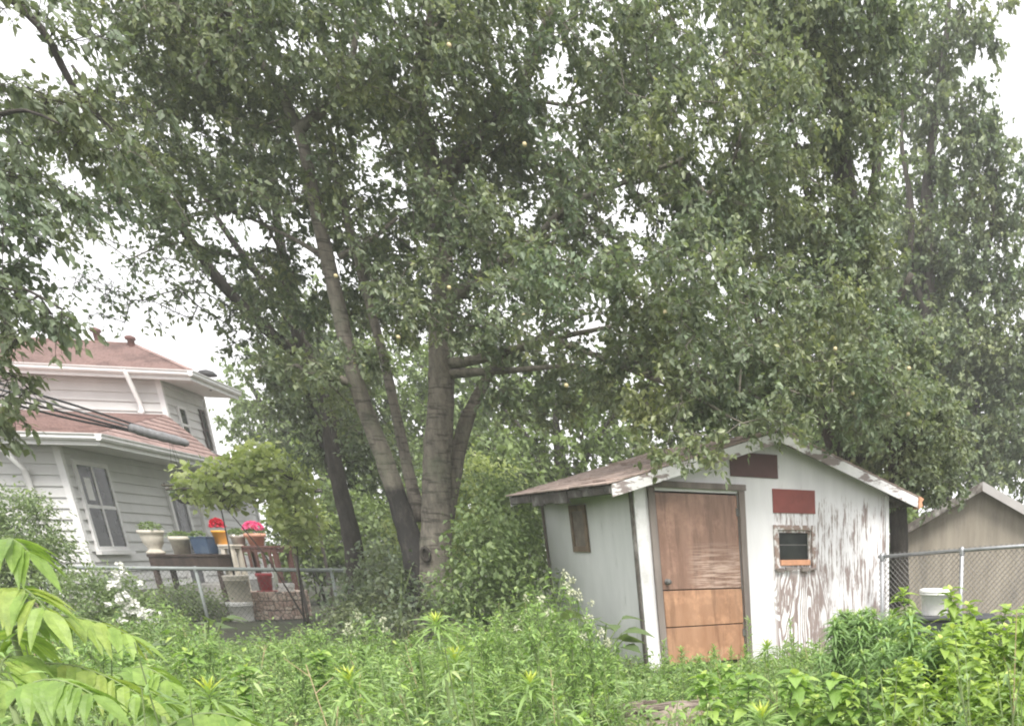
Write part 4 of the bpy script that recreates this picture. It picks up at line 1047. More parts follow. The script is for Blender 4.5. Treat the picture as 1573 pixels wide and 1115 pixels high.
grow_tree('overhanging_tree', 'near tree whose drooping leafy branches hang over the house roof', 'tree',
          [[(-320, 1250, 9, 70), (-300, 800, 9, 60), (-270, 400, 9, 50), (-200, 150, 9, 40), (-120, -60, 9, 28)],
           [(-260, 420, 9, 14), (-150, 400, 8.6, 9), (-40, 420, 8.2, 6), (40, 445, 8, 4), (95, 475, 7.9, 3)],
           [(-210, 180, 9, 18), (-100, 190, 8.8, 11), (-20, 180, 8.6, 6), (40, 170, 8.5, 4), (90, 190, 8.4, 3)],
           [(-150, 20, 9, 18), (-60, -50, 9, 14), (60, 40, 9.2, 10), (110, 130, 9.3, 8), (180, 210, 9.4, 6)]],
          [(15, 165, 8.8, 70, 60, .7, 1, 1), (30, 280, 8.6, 60, 50, .6, .9, .9), (40, 350, 8.5, 60, 36, .5, .8, .8), (-20, 380, 8.5, 50, 40, .5), (20, 470, 8, 60, 50, .5, 1, 1.), (72, 482, 7.9, 36, 20, .3, 1, .9), (-60, 420, 8.4, 80, 60, .7), (12, 560, 7.9, 36, 45, .35, 1, 1), (-30, 640, 8, 45, 40, .4),
           (-80, 200, 9, 90, 100, 1), (90, 30, 9, 60, 50, .7, .7, .7), (30, 30, 8.9, 50, 40, .6, .6, .5), (180, 170, 9.4, 60, 40, .4, .7, .8), (100, 190, 9.2, 60, 50, .5, .9, .9)],
          M_LEAF_DARK, M_BARK_DARK, density=1.9, leaf=(.075, .048), per_tip=30, spray=.3, droop=.6)

grow_tree('poplar_tree', 'tall straight-trunked tree rising behind the white shed', 'tree',
          [[(1338, 900, 16.2, 50), (1332, 800, 16.2, 46), (1322, 700, 16.2, 42), (1316, 600, 16.2, 40), (1314, 500, 16.2, 38), (1307, 380, 16.2, 34), (1296, 260, 16.2, 28), (1288, 170, 16.2, 22), (1278, 80, 16.2, 16), (1275, -40, 16.2, 10)],
           [(1312, 760, 16.2, 30), (1285, 690, 16, 27), (1262, 640, 15.7, 22), (1220, 575, 15.3, 16), (1180, 520, 15, 10), (1140, 440, 14.8, 6)],
           [(1310, 420, 16.2, 18), (1340, 300, 16.3, 14), (1350, 200, 16.4, 10), (1345, 80, 16.4, 7), (1350, -40, 16.4, 5)],
           [(1312, 470, 16.2, 14), (1270, 380, 16, 11), (1235, 280, 15.8, 8), (1210, 150, 15.6, 5)],
           [(1316, 560, 16.2, 14), (1370, 480, 16, 11), (1400, 420, 15.8, 8)]],
          [(1290, 60, 16, 110, 90, 1.5, 1), (1230, 180, 15.8, 90, 90, 1.2), (1300, 220, 16, 70, 80, 1.2, .8, .7), (1190, 320, 15.5, 100, 90, 1.3), (1270, 370, 15.8, 90, 70, 1.2, 1, .9), (1200, 460, 15.3, 90, 80, 1.2), (1330, 460, 15.6, 80, 80, 1.2, 1),
           (1170, 60, 15.8, 100, 90, 1.4), (1340, 120, 16.3, 50, 80, .9, .8, .7), (1350, -30, 16.4, 110, 60, 1.2), (1270, 520, 15, 80, 60, 1), (1390, 660, 15, 90, 60, 1), (1350, 560, 15.4, 90, 60, 1), (1310, 720, 15.6, 60, 60, .8, .8, .8),
           (1420, 720, 15, 70, 40, .7), (1200, -20, 16, 140, 60, 1.2), (1320, 330, 15.6, 60, 60, .5, 1, 1), (1320, 200, 15.5, 60, 60, .5), (1390, 540, 15.4, 70, 60, .7), (1400, 620, 15, 70, 50, .7), (1320, 20, 15.6, 80, 60, 1), (1300, 420, 15.4, 60, 60, .6), (1340, 640, 15.2, 70, 50, .6), (1230, 60, 15.6, 90, 80, 1)],
          M_LEAF_POP, M_BARK_POP, density=2.4, leaf=(.095, .066), per_tip=42, spray=.38, droop=.3)

grow_tree('columnar_tree', 'airy tall tree at the right edge with sky showing through its crown', 'tree',
          [[(1452, 900, 27.0, 30), (1448, 760, 27.0, 27), (1440, 620, 27.0, 30), (1428, 480, 27.0, 26), (1422, 380, 27.0, 20), (1425, 280, 27.0, 15), (1440, 160, 27.0, 11), (1455, 40, 27.0, 7), (1460, -60, 27.0, 4)],
           [(1432, 500, 27.0, 14), (1400, 420, 26.7, 10), (1400, 320, 26.6, 8), (1385, 220, 26.6, 6), (1390, 120, 26.6, 4)],
           [(1440, 600, 27.0, 16), (1490, 480, 27.3, 11), (1520, 370, 27.4, 8), (1530, 260, 27.6, 5)], [(1445, 700, 27.0, 16), (1510, 600, 27.1, 12), (1570, 500, 27.3, 8)]],
          [(1440, 40, 26.9, 70, 60, 1.2, 1, .9), (1490, 60, 27.0, 50, 55, 1, .8, .8), (1500, 160, 27.1, 50, 60, 1, 1, .85), (1530, 230, 27.3, 36, 40, .8), (1520, 320, 27.3, 55, 60, 1, 1, .8), (1565, 410, 27.1, 50, 60, .9, 1, .9),
           (1450, 180, 26.9, 50, 60, 1, .8, .7), (1395, 180, 26.6, 50, 50, .9, .7, .6), (1460, 300, 27.0, 50, 60, 1, .7, .5), (1500, 450, 27.1, 80, 70, 1.1), (1430, 420, 26.9, 60, 60, 1, .8, .6), (1440, 530, 26.3, 80, 60, 1.1), (1540, 540, 26.9, 80, 80, 1.1),
           (1480, 640, 26.2, 90, 60, 1.1), (1550, 660, 26.2, 80, 60, 1), (1430, 680, 25.7, 70, 50, .9), (1500, 705, 25.7, 90, 35, .8), (1380, 320, 26.6, 30, 50, .6, .6, .5), (1400, 60, 26.7, 50, 60, 1., .8, .7), (1530, 40, 27.1, 16, 40, .5, .8, .8),
           (1640, 600, 27.1, 70, 130, 1.1), (1400, 600, 26.3, 50, 50, .8), (1410, 120, 27, 50, 80, 1), (1480, 250, 27, 60, 70, 1), (1450, 380, 27, 70, 50, 1), (1390, 400, 27, 50, 60, .8), (1540, 300, 27.2, 50, 90, 1), (1500, 560, 26.8, 80, 60, 1), (1420, 270, 27, 40, 40, .8, .8, .8)],
          M_LEAF_POP, M_BARK_POP, density=2.3, leaf=(.14, .10), per_tip=44, spray=.55, hang=.6, twig_r=.006)

grow_tree('yard_tree', 'dark trunk standing right behind the right end of the shed', 'tree',
          [[(1382, 930, 14.6, 30), (1381, 840, 14.6, 28), (1379, 770, 14.6, 26), (1375, 700, 14.6, 23), (1368, 620, 14.6, 18), (1365, 540, 14.7, 12)],
           [(1376, 710, 14.6, 14), (1410, 660, 14.5, 10), (1450, 630, 14.4, 6)]],
          [(1395, 740, 14.3, 50, 38, .6, 1, .9), (1440, 745, 14.3, 50, 34, .5, 1, .9), (1370, 680, 14.4, 60, 40, .6), (1400, 620, 14.6, 80, 50, .8), (1450, 680, 14.4, 60, 40, .6), (1350, 560, 14.7, 60, 60, .8)],
          M_LEAF_POP, M_BARK_DARK, density=1.9, leaf=(.085, .056), per_tip=40, spray=.32)

# trees far behind, each its own crown and trunk
bg = [('bright leafy tree far behind the dark slender trunk', 440, 34, 90, 610, 100), ('pale green tree seen between the stems of the fruit tree', 600, 29, 130, 640, 120),
      ('tall pale tree behind the main trunk of the fruit tree', 730, 31, 120, 590, 120), ('bright round-topped tree just left of the shed roof', 860, 25, 130, 650, 100), ('bushy tree filling the gap left of the shed wall', 760, 23, 100, 740, 90),
      ('dense tree behind the shed ridge', 1060, 28, 160, 580, 150), ('shady tree behind the poplar trunk', 1230, 27, 130, 560, 130),
      ('dark spreading tree behind the grey garage', 1440, 33, 140, 600, 130), ('tall far tree filling the gap between the poplar and the airy tree', 1395, 31, 110, 420, 210), ('far tree beyond the garage roof', 1600, 33, 130, 620, 120), ('distant tree beyond the house eave', 500, 36, 90, 520, 90)]
for i, (lab, x, Y, rx, y, ry) in enumerate(bg):
    grow_tree('leafy_tree', lab, 'tree',
              [[(x, 930, Y, 26), (x + 5, 800, Y, 22), (x, 700, Y, 18), (x - 6, y, Y, 10), (x, y - ry * .6, Y, 5)], [(x + 4, 780, Y, 12), (x + rx * .4, y + 30, Y, 8), (x + rx * .7, y - 20, Y, 4)], [(x + 2, 760, Y, 12), (x - rx * .4, y + 20, Y, 8), (x - rx * .7, y - 30, Y, 4)]],
              [(x, y, Y, rx, ry, 1.8, .8), (x - rx * .5, y + ry * .4, Y - 1, rx * .6, ry * .5, 1.2), (x + rx * .5, y + ry * .3, Y - 1, rx * .6, ry * .55, 1.2), (x + rx * .2, y - ry * .5, Y, rx * .5, ry * .5, 1.2), (x, y + ry * .9, Y - 1, rx * .8, ry * .4, 1.2)],
              M_LEAF_BG, M_BARK_DARK, density=1.35, leaf=(.16, .11), per_tip=34, spray=.6, twig_r=.007, group='trees closing the view behind the yard', sides=8)

for lab, x, y, Y, rx, ry in (('low far bush between the vine and the dark trunk', 500, 800, 24, 80, 90), ('low far bush seen under the fruit tree stems', 620, 790, 26, 90, 90), ('low far bush right of the fruit tree trunk', 730, 800, 25, 70, 80), ('low far bush beside the shed wall', 800, 800, 22, 60, 90), ('low far bush left of the grey garage', 1360, 830, 24, 60, 70), ('tall far bush between shed roof and garage', 1330, 740, 26, 60, 70)):
    shrub('far_bush', lab, 'bush', [(x, y, Y, rx, ry, 1), (x - rx * .5, y + 40, Y - .5, rx * .7, ry * .7, .8), (x + rx * .5, y + 30, Y - .5, rx * .7, ry * .7, .8)], M_LEAF_BG, (x, 940, Y), (.15, .10), 1.9, per_tip=24, spray=.4, bark=M_BARK_DARK, group='low bushes closing the view under the trees')

# shrubs ---------------------------------------------------------------
shrub('shrub', 'dark bush at the left edge against the house corner', 'shrub', [(20, 800, 15, 62, 55, .7), (55, 850, 14.6, 45, 40, .6), (-20, 850, 14.6, 70, 70, .7), (30, 905, 14.4, 80, 36, .6)], M_SHRUB, (40, 960, 15.2), (.08, .035), 2.4)
shrub('shrub', 'broad shrub growing right of the fruit tree trunk', 'shrub', [(760, 830, 12.2, 60, 60, .6), (720, 890, 12, 50, 50, .5), (790, 900, 12, 60, 60, .5), (740, 950, 11.8, 70, 40, .5)], M_SHRUB, (760, 1000, 12.2), (.085, .055), 2.0, tone=(.2, 1.0))
shrub('shrub', 'tall leafy shrub against the shed side wall edge', 'shrub', [(790, 800, 13.2, 36, 50, .4), (800, 860, 13, 30, 50, .3), (795, 920, 12.8, 36, 50, .3), (770, 760, 13.4, 50, 36, .5)], M_SHRUB, (805, 990, 12.9), (.075, .05), 2.2)
shrub('shrub', 'shrub around the foot of the dark slender trunk', 'shrub', [(585, 870, 15, 36, 40, .5), (545, 915, 14.8, 36, 34, .5), (605, 915, 14.4, 40, 44, .5), (570, 955, 14, 70, 30, .5)], M_LEAF_DARK, (560, 1000, 14.8), (.08, .05), 2.0)
shrub('shrub', 'low shrub hugging the base of the fruit tree', 'shrub', [(650, 915, 12.9, 50, 30, .4), (620, 880, 13, 30, 30, .3), (690, 930, 12.7, 40, 36, .4), (610, 960, 12.6, 50, 30, .4)], M_LEAF_DARK, (640, 1000, 13), (.08, .055), 1.1, tone=(.0, .7))
shrub('shrub', 'bright shrub behind the trunks under the far trees', 'shrub', [(700, 790, 17, 60, 40, .7), (650, 820, 17, 60, 50, .7), (740, 740, 17.4, 70, 40, .7), (470, 800, 19, 30, 40, .5)], M_VINE, (690, 960, 17.2), (.085, .055), 1.7)
shrub('shrub', 'shrub just behind the wire fence below the pots', 'shrub', [(280, 922, 18.4, 45, 30, .4), (328, 935, 18.3, 22, 24, .3), (250, 945, 18.4, 50, 26, .4)], M_SHRUB, (290, 965, 18.4), (.08, .04), 2.2)
wf, wf_t = shrub('flowering_shrub', 'shrub covered in white flowers in front of the house wall', 'shrub', [(140, 900, 13.4, 46, 36, .5), (185, 925, 13.2, 46, 34, .5), (150, 960, 13, 70, 34, .5), (230, 965, 12.8, 40, 30, .4)], M_SHRUB, (180, 1000, 13.3), (.07, .035), 2.1)
fa = Acc()
for x, y, n in ((175, 900, 9), (192, 925, 13), (212, 942, 16), (190, 880, 6), (225, 952, 10)):
    for k in range(n):
        p = at(x + rng.normal() * 12, y + rng.normal() * 9, 12.4 + rng.normal() * .12)
        m = 9; ax = rand_dir(m)
        fa.blades(np.repeat(p[None], m, 0), ax, rand_dir(m), .05, .046, .1, 1, 'ovate', .1)
fa.build('blossom', M_FLOWER, wf, org=np.array(wf.location))

# vine on its arbour ----------------------------------------------------
vt, _ = shrub('grape_vine', 'bright yellow-green vine climbing an arbour beside the house', 'vine',
              [(350, 740, 17.6, 70, 40, .6), (420, 730, 17.4, 60, 45, .6), (445, 775, 17.3, 36, 34, .5), (305, 745, 17.8, 30, 22, .4), (400, 708, 17.8, 50, 22, .5), (462, 820, 17.3, 22, 36, .35)],
              M_VINE, (468, 985, 17.4), (.13, .11), 2.6, per_tip=18, spray=.28, bark=M_BARK_DARK, K=2, nstem=2)
# ================================================================== WEEDS
def stem_weed(A_leaf, A_stem, base, H, lean, nl, L, W, prof, droop, up=.25, top=0, start=.12, K=2, tone=(.2, .8), curl=0., whorl=False):
    """one upright weed: leaves in a spiral up a leaning stem; 'top' leaves form a terminal star"""
    az = rng.uniform(0, 2 * PI); tip = np.array([math.cos(az) * lean * H, math.sin(az) * lean * H, H])
    t = np.linspace(0, 1, 6)[:, None]; P = base + np.column_stack([tip[0] * t[:, 0] ** 1.6, tip[1] * t[:, 0] ** 1.6, H * t[:, 0]])
    A_stem.tube(P, np.linspace(.0075, .003, 6) * (H / 1.0) ** .4, 5, cap=False)
    s = np.linspace(start, 1, nl) ** .9; k = np.arange(nl)
    b = base + np.column_stack([tip[0] * s ** 1.6, tip[1] * s ** 1.6, H * s])
    a = k * 2.39996 + rng.uniform(0, 6) if not whorl else k * PI / 2 + (k // 2) * PI / 2 + rng.uniform(0, 6)
    el = up + (s - .5) * .5 + rng.normal(0, .15, nl)
    ax = np.column_stack([np.cos(a) * np.cos(el), np.sin(a) * np.cos(el), np.sin(el)])
    sz = (1.05 - .35 * np.abs(s - .55)) * rng.uniform(.8, 1.15, nl)
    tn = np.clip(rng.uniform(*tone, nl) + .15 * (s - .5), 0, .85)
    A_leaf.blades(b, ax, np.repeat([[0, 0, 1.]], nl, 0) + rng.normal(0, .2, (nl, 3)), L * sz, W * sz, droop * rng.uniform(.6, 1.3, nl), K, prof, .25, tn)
    if top:
        k = np.arange(top); f = k / top; a = k * 2.39996; el = -.05 + f * 1.25
        ax = np.column_stack([np.cos(a) * np.cos(el), np.sin(a) * np.cos(el), np.sin(el)])
        A_leaf.blades(np.repeat((base + tip)[None], top, 0) - np.array([0, 0, 1.]) * ((1 - f) * .07)[:, None], ax, np.repeat([[0, 0, 1.]], top, 0) + rng.normal(0, .1, (top, 3)), L * (1.05 - .78 * f), W * (1 - .45 * f), droop * (1 - f) * 1.1, max(K, 3), prof, .3,
                      np.clip(.45 + .3 * f + .35 * (f > .7), 0, 1))


def weed_thing(name, label, cat, loc, group, mat, **kw):
    r = thing(name, label, cat, loc, group=group); a, b = Acc(), Acc()
    stem_weed(a, b, np.zeros(3), **kw)
    b.build('stem', M_STEM, r, True); a.build('leaves', mat, r)
    return r


def top_z(x, y, Y): return at(x, y, Y)[2]


# --- the mass of weeds nobody could count -----------------------------------
back = np.array([(-200, 940), (0, 940), (240, 950), (330, 968), (480, 968), (560, 962), (620, 985), (690, 980), (760, 950), (850, 930), (905, 985), (960, 1002), (1010, 1020), (1090, 1018), (1150, 1014), (1200, 1004), (1260, 998), (1330, 1015), (1450, 1000), (1573, 990), (1800, 985)])
front = np.array([(-200, 1050), (0, 1060), (250, 1070), (400, 1085), (700, 1080), (930, 1100), (985, 1135), (1080, 1140), (1120, 1110), (1200, 1090), (1260, 1070), (1330, 1060), (1440, 1050), (1573, 1040), (1800, 1040)])
WLs, WS = [Acc(), Acc(), Acc()], Acc(); n_w = 0
base = []; Hs = []; Ys = []; xs = []
shed_keep = None
STARS = [(548, 1040, 4.0, 'largest yellow-tipped star weed at the bottom, left of the middle'), (740, 1005, 4.7, 'yellow-topped star weed in front of the tree foot'),
           (792, 1048, 4.2, 'yellow-topped star weed lowest and closest to the log'), (676, 948, 6.4, 'tall pale star weed directly in front of the trunk foot'),
           (292, 1062, 3.6, 'yellow-tipped star weed among the big leaves, bottom left'), (1180, 992, 6.2, 'star weed in front of the white wall by the door'), (1190, 1088, 3.6, 'yellow-green star weed low in front of the shed, right of the log')]
for Y in np.arange(2.9, 11.6, .14):
    nrow = int(2.0 * Y / .105 * .8)
    for k in range(nrow):
        x = rng.uniform(-180, 1760); yy = Y + rng.uniform(-.1, .1)
        f = min(1, max(0, (yy - 3.0) / 6.0))
        ty = np.interp(x, front[:, 0], front[:, 1]) * (1 - f) + np.interp(x, back[:, 0], back[:, 1]) * f
        # patchy tops
        ty += 34 * (1 - f * .3) * (math.sin(x * .021 + yy * 2.1) * math.sin(x * .0113 - yy * 1.3 + 2)) + rng.uniform(-12, 34)
        for sx_, sy_, sY, _ in STARS:
            if abs(x - sx_) < 60 and yy < sY + .25: ty = max(ty, sy_ + 80 - .45 * abs(x - sx_))
        if abs(x - 1027) < 62 and yy < LOG[1] + .05: ty = max(ty, 1112)
        p = at(x, 1000, yy); H = top_z(x, ty, yy)
        if H < .15: H = .15
        q = SH.loc(p)
        if -.05 < q[0] < SHED_W + .05 and q[1] > -.18 and q[1] < SHED_D + .1: continue
        if q[1] > SHED_D and q[0] > 0: continue
        if q[0] > -.05 and q[0] < SHED_W and q[1] > -1.0: H = min(H, .28 + .36 * rng.random())
        base.append([p[0], p[1], 0]); tall = math.sin(p[0] * 2.3 + 1.7 * math.sin(yy * 1.9)) * math.sin(yy * 2.6 + p[0] * .8) > .15
        Hs.append(H * (rng.uniform(.9, 1.2) if tall and rng.random() < .75 and not 335 < x < 500 else rng.uniform(.5, .88))); Ys.append(yy); xs.append(x)
base = np.array(base); Hs = np.array(Hs); Ys = np.array(Ys); xs = np.array(xs); n_w = len(base)
az = rng.uniform(0, 2 * PI, n_w); ln = rng.uniform(.02, .28, n_w)
tip = base + np.column_stack([np.cos(az) * ln * Hs, np.sin(az) * ln * Hs, Hs])
mid = base * .5 + tip * .5 + np.column_stack([np.zeros(n_w), np.zeros(n_w), Hs * .06])
WS.edges(base, mid, np.full(n_w, .006), np.full(n_w, .0045), 3); WS.edges(mid, tip, np.full(n_w, .0045), np.full(n_w, .002), 3)
dd_ = rng.choice(n_w, 320, replace=False); DS = Acc(); d1 = base[dd_] + np.column_stack([rng.normal(0, .12, 320), rng.normal(0, .12, 320), Hs[dd_] * rng.uniform(.95, 1.2, 320)])
DS.edges(base[dd_], d1, np.full(320, .004), np.full(320, .0018), 4)
for q in range(4):
    s = rng.uniform(.55, .98, 320)[:, None]; p0 = base[dd_] + (d1 - base[dd_]) * s; DS.edges(p0, p0 + rand_dir(320) * [.07, .07, .03] + [0, 0, .06], np.full(320, .002), np.full(320, .001), 3)
tag(DS.build('dry_stems', simple('dry_straw', (.36, .29, .17), .85, .3, 6), None), 'dry straw-coloured dead stems standing among the green weeds', 'weeds', kind='stuff')
kind = rng.random(n_w)
patch = np.sin(base[:, 0] * 1.3 + 1) * np.sin(base[:, 1] * 1.1 + base[:, 0] * .4)
typ = np.where(kind + patch * .3 < .45, 0, np.where(kind + patch * .3 < .8, 1, 2))      # feathery / small lance / ovate
for ty, (cnt_, L, W, prof, up, dr) in enumerate([(64, .058, .017, 'lance', .45, .3), (46, .088, .016, 'lance', .3, .5), (30, .066, .036, 'ovate', .15, .4)]):
    for near in (0, 1):
        ii = np.where((typ == ty) & ((Ys < 5.5) == bool(near)))[0]
        if not len(ii): continue
        c = cnt_ if near else int(cnt_ * .8)
        c_ = np.maximum(8, (c * np.clip(.35 + .65 * Hs[ii], .3, 1.2)).astype(int)); si = np.repeat(ii, c_); M = len(si)
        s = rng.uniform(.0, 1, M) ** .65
        P = np.where((s < .5)[:, None], base[si] + (mid[si] - base[si]) * (s * 2)[:, None], mid[si] + (tip[si] - mid[si]) * (s * 2 - 1)[:, None])
        a = rng.uniform(0, 2 * PI, M); el = up + rng.normal(0, .35, M); rad = rng.uniform(0, .07 if ty == 0 else .03, M)
        ax = np.column_stack([np.cos(a) * np.cos(el), np.sin(a) * np.cos(el), np.sin(el)])
        P = P + ax * rad[:, None]
        sc = rng.uniform(.6, 1.25, M) * (.8 if near else 1.12)
        pl = rng.normal(0, .12, n_w)[si]
        tn = np.clip(rng.uniform(-.12, .5, M) + pl + .34 * s, 0, .9); tn = np.where(rng.random(M) < .02, 1, tn)  # young tops lighter; low leaves darkened in colour to suggest shaded gaps
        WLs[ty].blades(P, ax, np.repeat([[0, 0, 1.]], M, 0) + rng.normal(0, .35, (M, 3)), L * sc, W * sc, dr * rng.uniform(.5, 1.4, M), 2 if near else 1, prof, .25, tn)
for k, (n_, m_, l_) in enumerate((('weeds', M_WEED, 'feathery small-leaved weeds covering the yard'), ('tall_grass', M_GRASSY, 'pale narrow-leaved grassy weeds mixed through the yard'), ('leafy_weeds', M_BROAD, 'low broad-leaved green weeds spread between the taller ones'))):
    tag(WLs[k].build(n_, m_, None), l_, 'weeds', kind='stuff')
wst = WS.build('weed_stems', M_STEM, None); tag(wst, 'thin green stems among the dense yard weeds', 'weeds', kind='stuff')

# --- weeds one can point at --------------------------------------------------
def place(proto, specs, H, group):
    for i, (x, y, Y, lab) in enumerate(specs):
        z = top_z(x, y, Y); sc = z / H; loc = at(x, y, Y); loc[2] = 0
        if i == 0:
            proto.location = [float(c) for c in loc]; proto.scale = (sc,) * 3; proto['label'] = lab
        else: dup(proto, loc, rng.uniform(0, 6.28), sc * np.array([1, 1, 1.0]), lab, group, (rng.normal() * .07, rng.normal() * .07))


G1 = 'star-topped weeds in the foreground'
st = weed_thing('star_weed', 'x', 'weed', (0, 0, 0), G1, M_STAR, H=1.0, lean=.04, nl=50, L=.26, W=.024, prof='lance', droop=.55, up=.15, top=40, start=.3, K=3, tone=(.15, .6))
place(st, STARS, 1.0, G1)

G2 = 'tall lance-leaved weeds by the shed corner'
gr = weed_thing('goldenrod', 'x', 'weed', (0, 0, 0), G2, M_GOLD, H=1.0, lean=.04, nl=150, L=.15, W=.026, prof='lance', droop=.6, up=.2, top=20, start=.12, K=3, tone=(.1, .7))
specs = [(1410, 945, 5.0, 'tallest dark lance-leaved weed with its whole stem in view at right')]
cl = 'lance-leaved weed in the thick dark clump before the shed corner'
for x, y, Y in [(1285, 948, 7.0), (1310, 938, 7.2), (1335, 936, 7.4), (1360, 940, 7.2), (1300, 975, 6.4), (1330, 968, 6.3), (1355, 962, 6.5), (1385, 935, 6.8), (1272, 1000, 6.2), (1345, 1000, 5.6), (1310, 1010, 5.6), (1375, 985, 5.7), (1445, 965, 5.4), (1380, 1010, 4.9), (1435, 985, 4.8)]:
    specs.append((x, y, Y, cl))
for k in range(26):
    x = rng.uniform(1268, 1400); specs.append((x, 936 + abs(x - 1340) * .12 + rng.uniform(0, 26), rng.uniform(6.2, 7.6), cl))
for k in range(12):
    specs.append((rng.uniform(1350, 1460), rng.uniform(975, 1040), rng.uniform(4.6, 5.8), cl))
place(gr, specs, 1.0, G2)

G3 = 'yellow-green leafy weeds at the right'
lm = weed_thing('leafy_weed', 'x', 'weed', (0, 0, 0), G3, M_LIME, H=1.0, lean=.13, nl=76, L=.115, W=.062, prof='ovate', droop=.5, up=.1, top=5, start=.15, K=3, tone=(.0, .85))
cl3 = 'yellow-green broad-leaved weed in the bright thicket at the right edge'
specs = [(1412, 905, 6.6, 'slim bright sapling standing just left of the white bucket'), (1455, 905, 6.2, 'bright sapling poking up just right of the white bucket')]
for x, y, Y in [(1500, 930, 5.6), (1540, 925, 5.8), (1570, 935, 5.6), (1480, 960, 5.2), (1520, 960, 5.0), (1560, 965, 4.9), (1600, 950, 5.2), (1460, 985, 4.7), (1500, 1000, 4.4), (1545, 1000, 4.3), (1585, 1010, 4.2), (1475, 1030, 4.0), (1520, 1040, 3.8), (1560, 1050, 3.6), (1250, 1060, 4.2), (1210, 1070, 4.4), (1440, 1060, 3.7), (1400, 1060, 3.9), (1620, 990, 4.6)]:
    specs.append((x, y, Y, cl3))
for k in range(24):
    x = rng.uniform(1450, 1620); specs.append((x, rng.uniform(935, 1000), rng.uniform(4.6, 6.2), cl3))
for k in range(10):
    specs.append((rng.uniform(1380, 1600), rng.uniform(1010, 1060), rng.uniform(3.7, 4.6), cl3))
place(lm, specs, 1.0, G3)

G3b = 'mid-green broad-leaved weeds before the shed wall'
mg = weed_thing('broadleaf_weed', 'x', 'weed', (0, 0, 0), G3b, M_BROAD, H=1.0, lean=.1, nl=60, L=.15, W=.085, prof='ovate', droop=.5, up=.1, top=6, start=.15, K=3, tone=(.1, .85))
specs = [(1100, 1022, 6.5, 'mid-green broad-leaved weed in front of the brown door, right half')]
for k in range(22):
    specs.append((rng.uniform(1085, 1300), rng.uniform(1020, 1075), rng.uniform(4.2, 7.2), 'mid-green broad-leaved weed in the low patch before the shed wall'))
place(mg, specs, 1.0, G3b)
G3c = 'mid-green broad-leaved weeds at bottom left'
first = None
for k in range(16):
    x, y, Y = rng.uniform(180, 520), rng.uniform(995, 1040), rng.uniform(5.2, 8.5); loc = at(x, y, Y); z = loc[2]; loc[2] = 0
    dup(mg, loc, rng.uniform(0, 6.28), z, 'mid-green broad-leaved weed in the loose patch between big fronds and star weeds', G3c, (rng.normal() * .08, rng.normal() * .08))

# pale flowering weeds by the shed side wall
G4 = 'tall flowering weeds by the shed side wall'
def flower_weed(name, label, x, y, Y):
    loc = at(x, y, Y); H = loc[2]; loc[2] = 0
    r = thing(name, label, 'weed', loc, group=G4); a, b = Acc(), Acc()
    stem_weed(a, b, np.zeros(3), H, .08, 26, .15, .05, 'lance', .5, top=0, start=.1, K=2, tone=(.2, .7))
    for k in range(7):
        h0 = H * rng.uniform(.55, .85); aa = rng.uniform(0, 6.28); e = np.array([math.cos(aa) * .16, math.sin(aa) * .16, h0 + rng.uniform(.15, .28)])
        b.tube([[0, 0, h0], e * [.6, .6, 1] - [0, 0, .05], e], [.004, .003, .002], 4, cap=False)
        m = 26; d = rand_dir(m); Acc().blades(e + d * .012, d, rand_dir(m), .030, .011, .1, 1, 'ovate', .1).build('flower', M_PALE, r)
        a.blades(np.repeat(e[None] * [.7, .7, 1] - [[0, 0, .08]], 5, 0), rand_dir(5), np.repeat([[0, 0, 1.]], 5, 0), .07, .02, .3, 2, 'lance', .2, .5)
    b.build('stem', M_STEM, r, True); a.build('leaves', M_WEED, r)
for x, y, Y, l in ((852, 880, 9.2, 'tallest pale-flowered weed before the grey shed side wall'), (880, 905, 9.0, 'pale-flowered weed second from the corner post of the shed'), (820, 935, 8.4, 'pale-flowered weed left of the tallest one, leaning by the shed'), (905, 985, 8.2, 'short pale-flowered weed nearest the white corner post'), (560, 960, 8.6, 'pale-flowered weed left of the fruit tree foot')):
    flower_weed('flowering_weed', l, x, y, Y)

for x, y, Y, l in ((1150, 950, 8.6, 'thin wispy weed standing in front of the right door jamb'), (1092, 992, 8.4, 'wispy weed in front of the door, lower right panel'), (1215, 952, 8.8, 'pale green spike weed in front of the peeling wall under the window'), (1222, 975, 8.4, 'shorter pale spike weed beside the taller one under the window'), (1015, 985, 8.6, 'wispy weed in front of the left door jamb'), (930, 1000, 8.0, 'wispy weed before the white corner post')) + tuple((1040 + 27 * k + rng.uniform(-8, 8), rng.uniform(985, 1012), rng.uniform(8.0, 9.2), 'short wispy weed in the row along the bottom of door and wall') for k in range(8)):
    loc = at(x, y, Y); H = loc[2]; loc[2] = 0
    r = thing('wispy_weed', l, 'weed', loc, group='wispy weeds along the shed front'); a, b = Acc(), Acc()
    stem_weed(a, b, np.zeros(3), H, .05, 70, .075, .016, 'lance', .3, up=.6, top=8, start=.1, K=2, tone=(.2, .8)); b.build('stem', M_STEM, r, True); a.build('leaves', M_WEED, r)

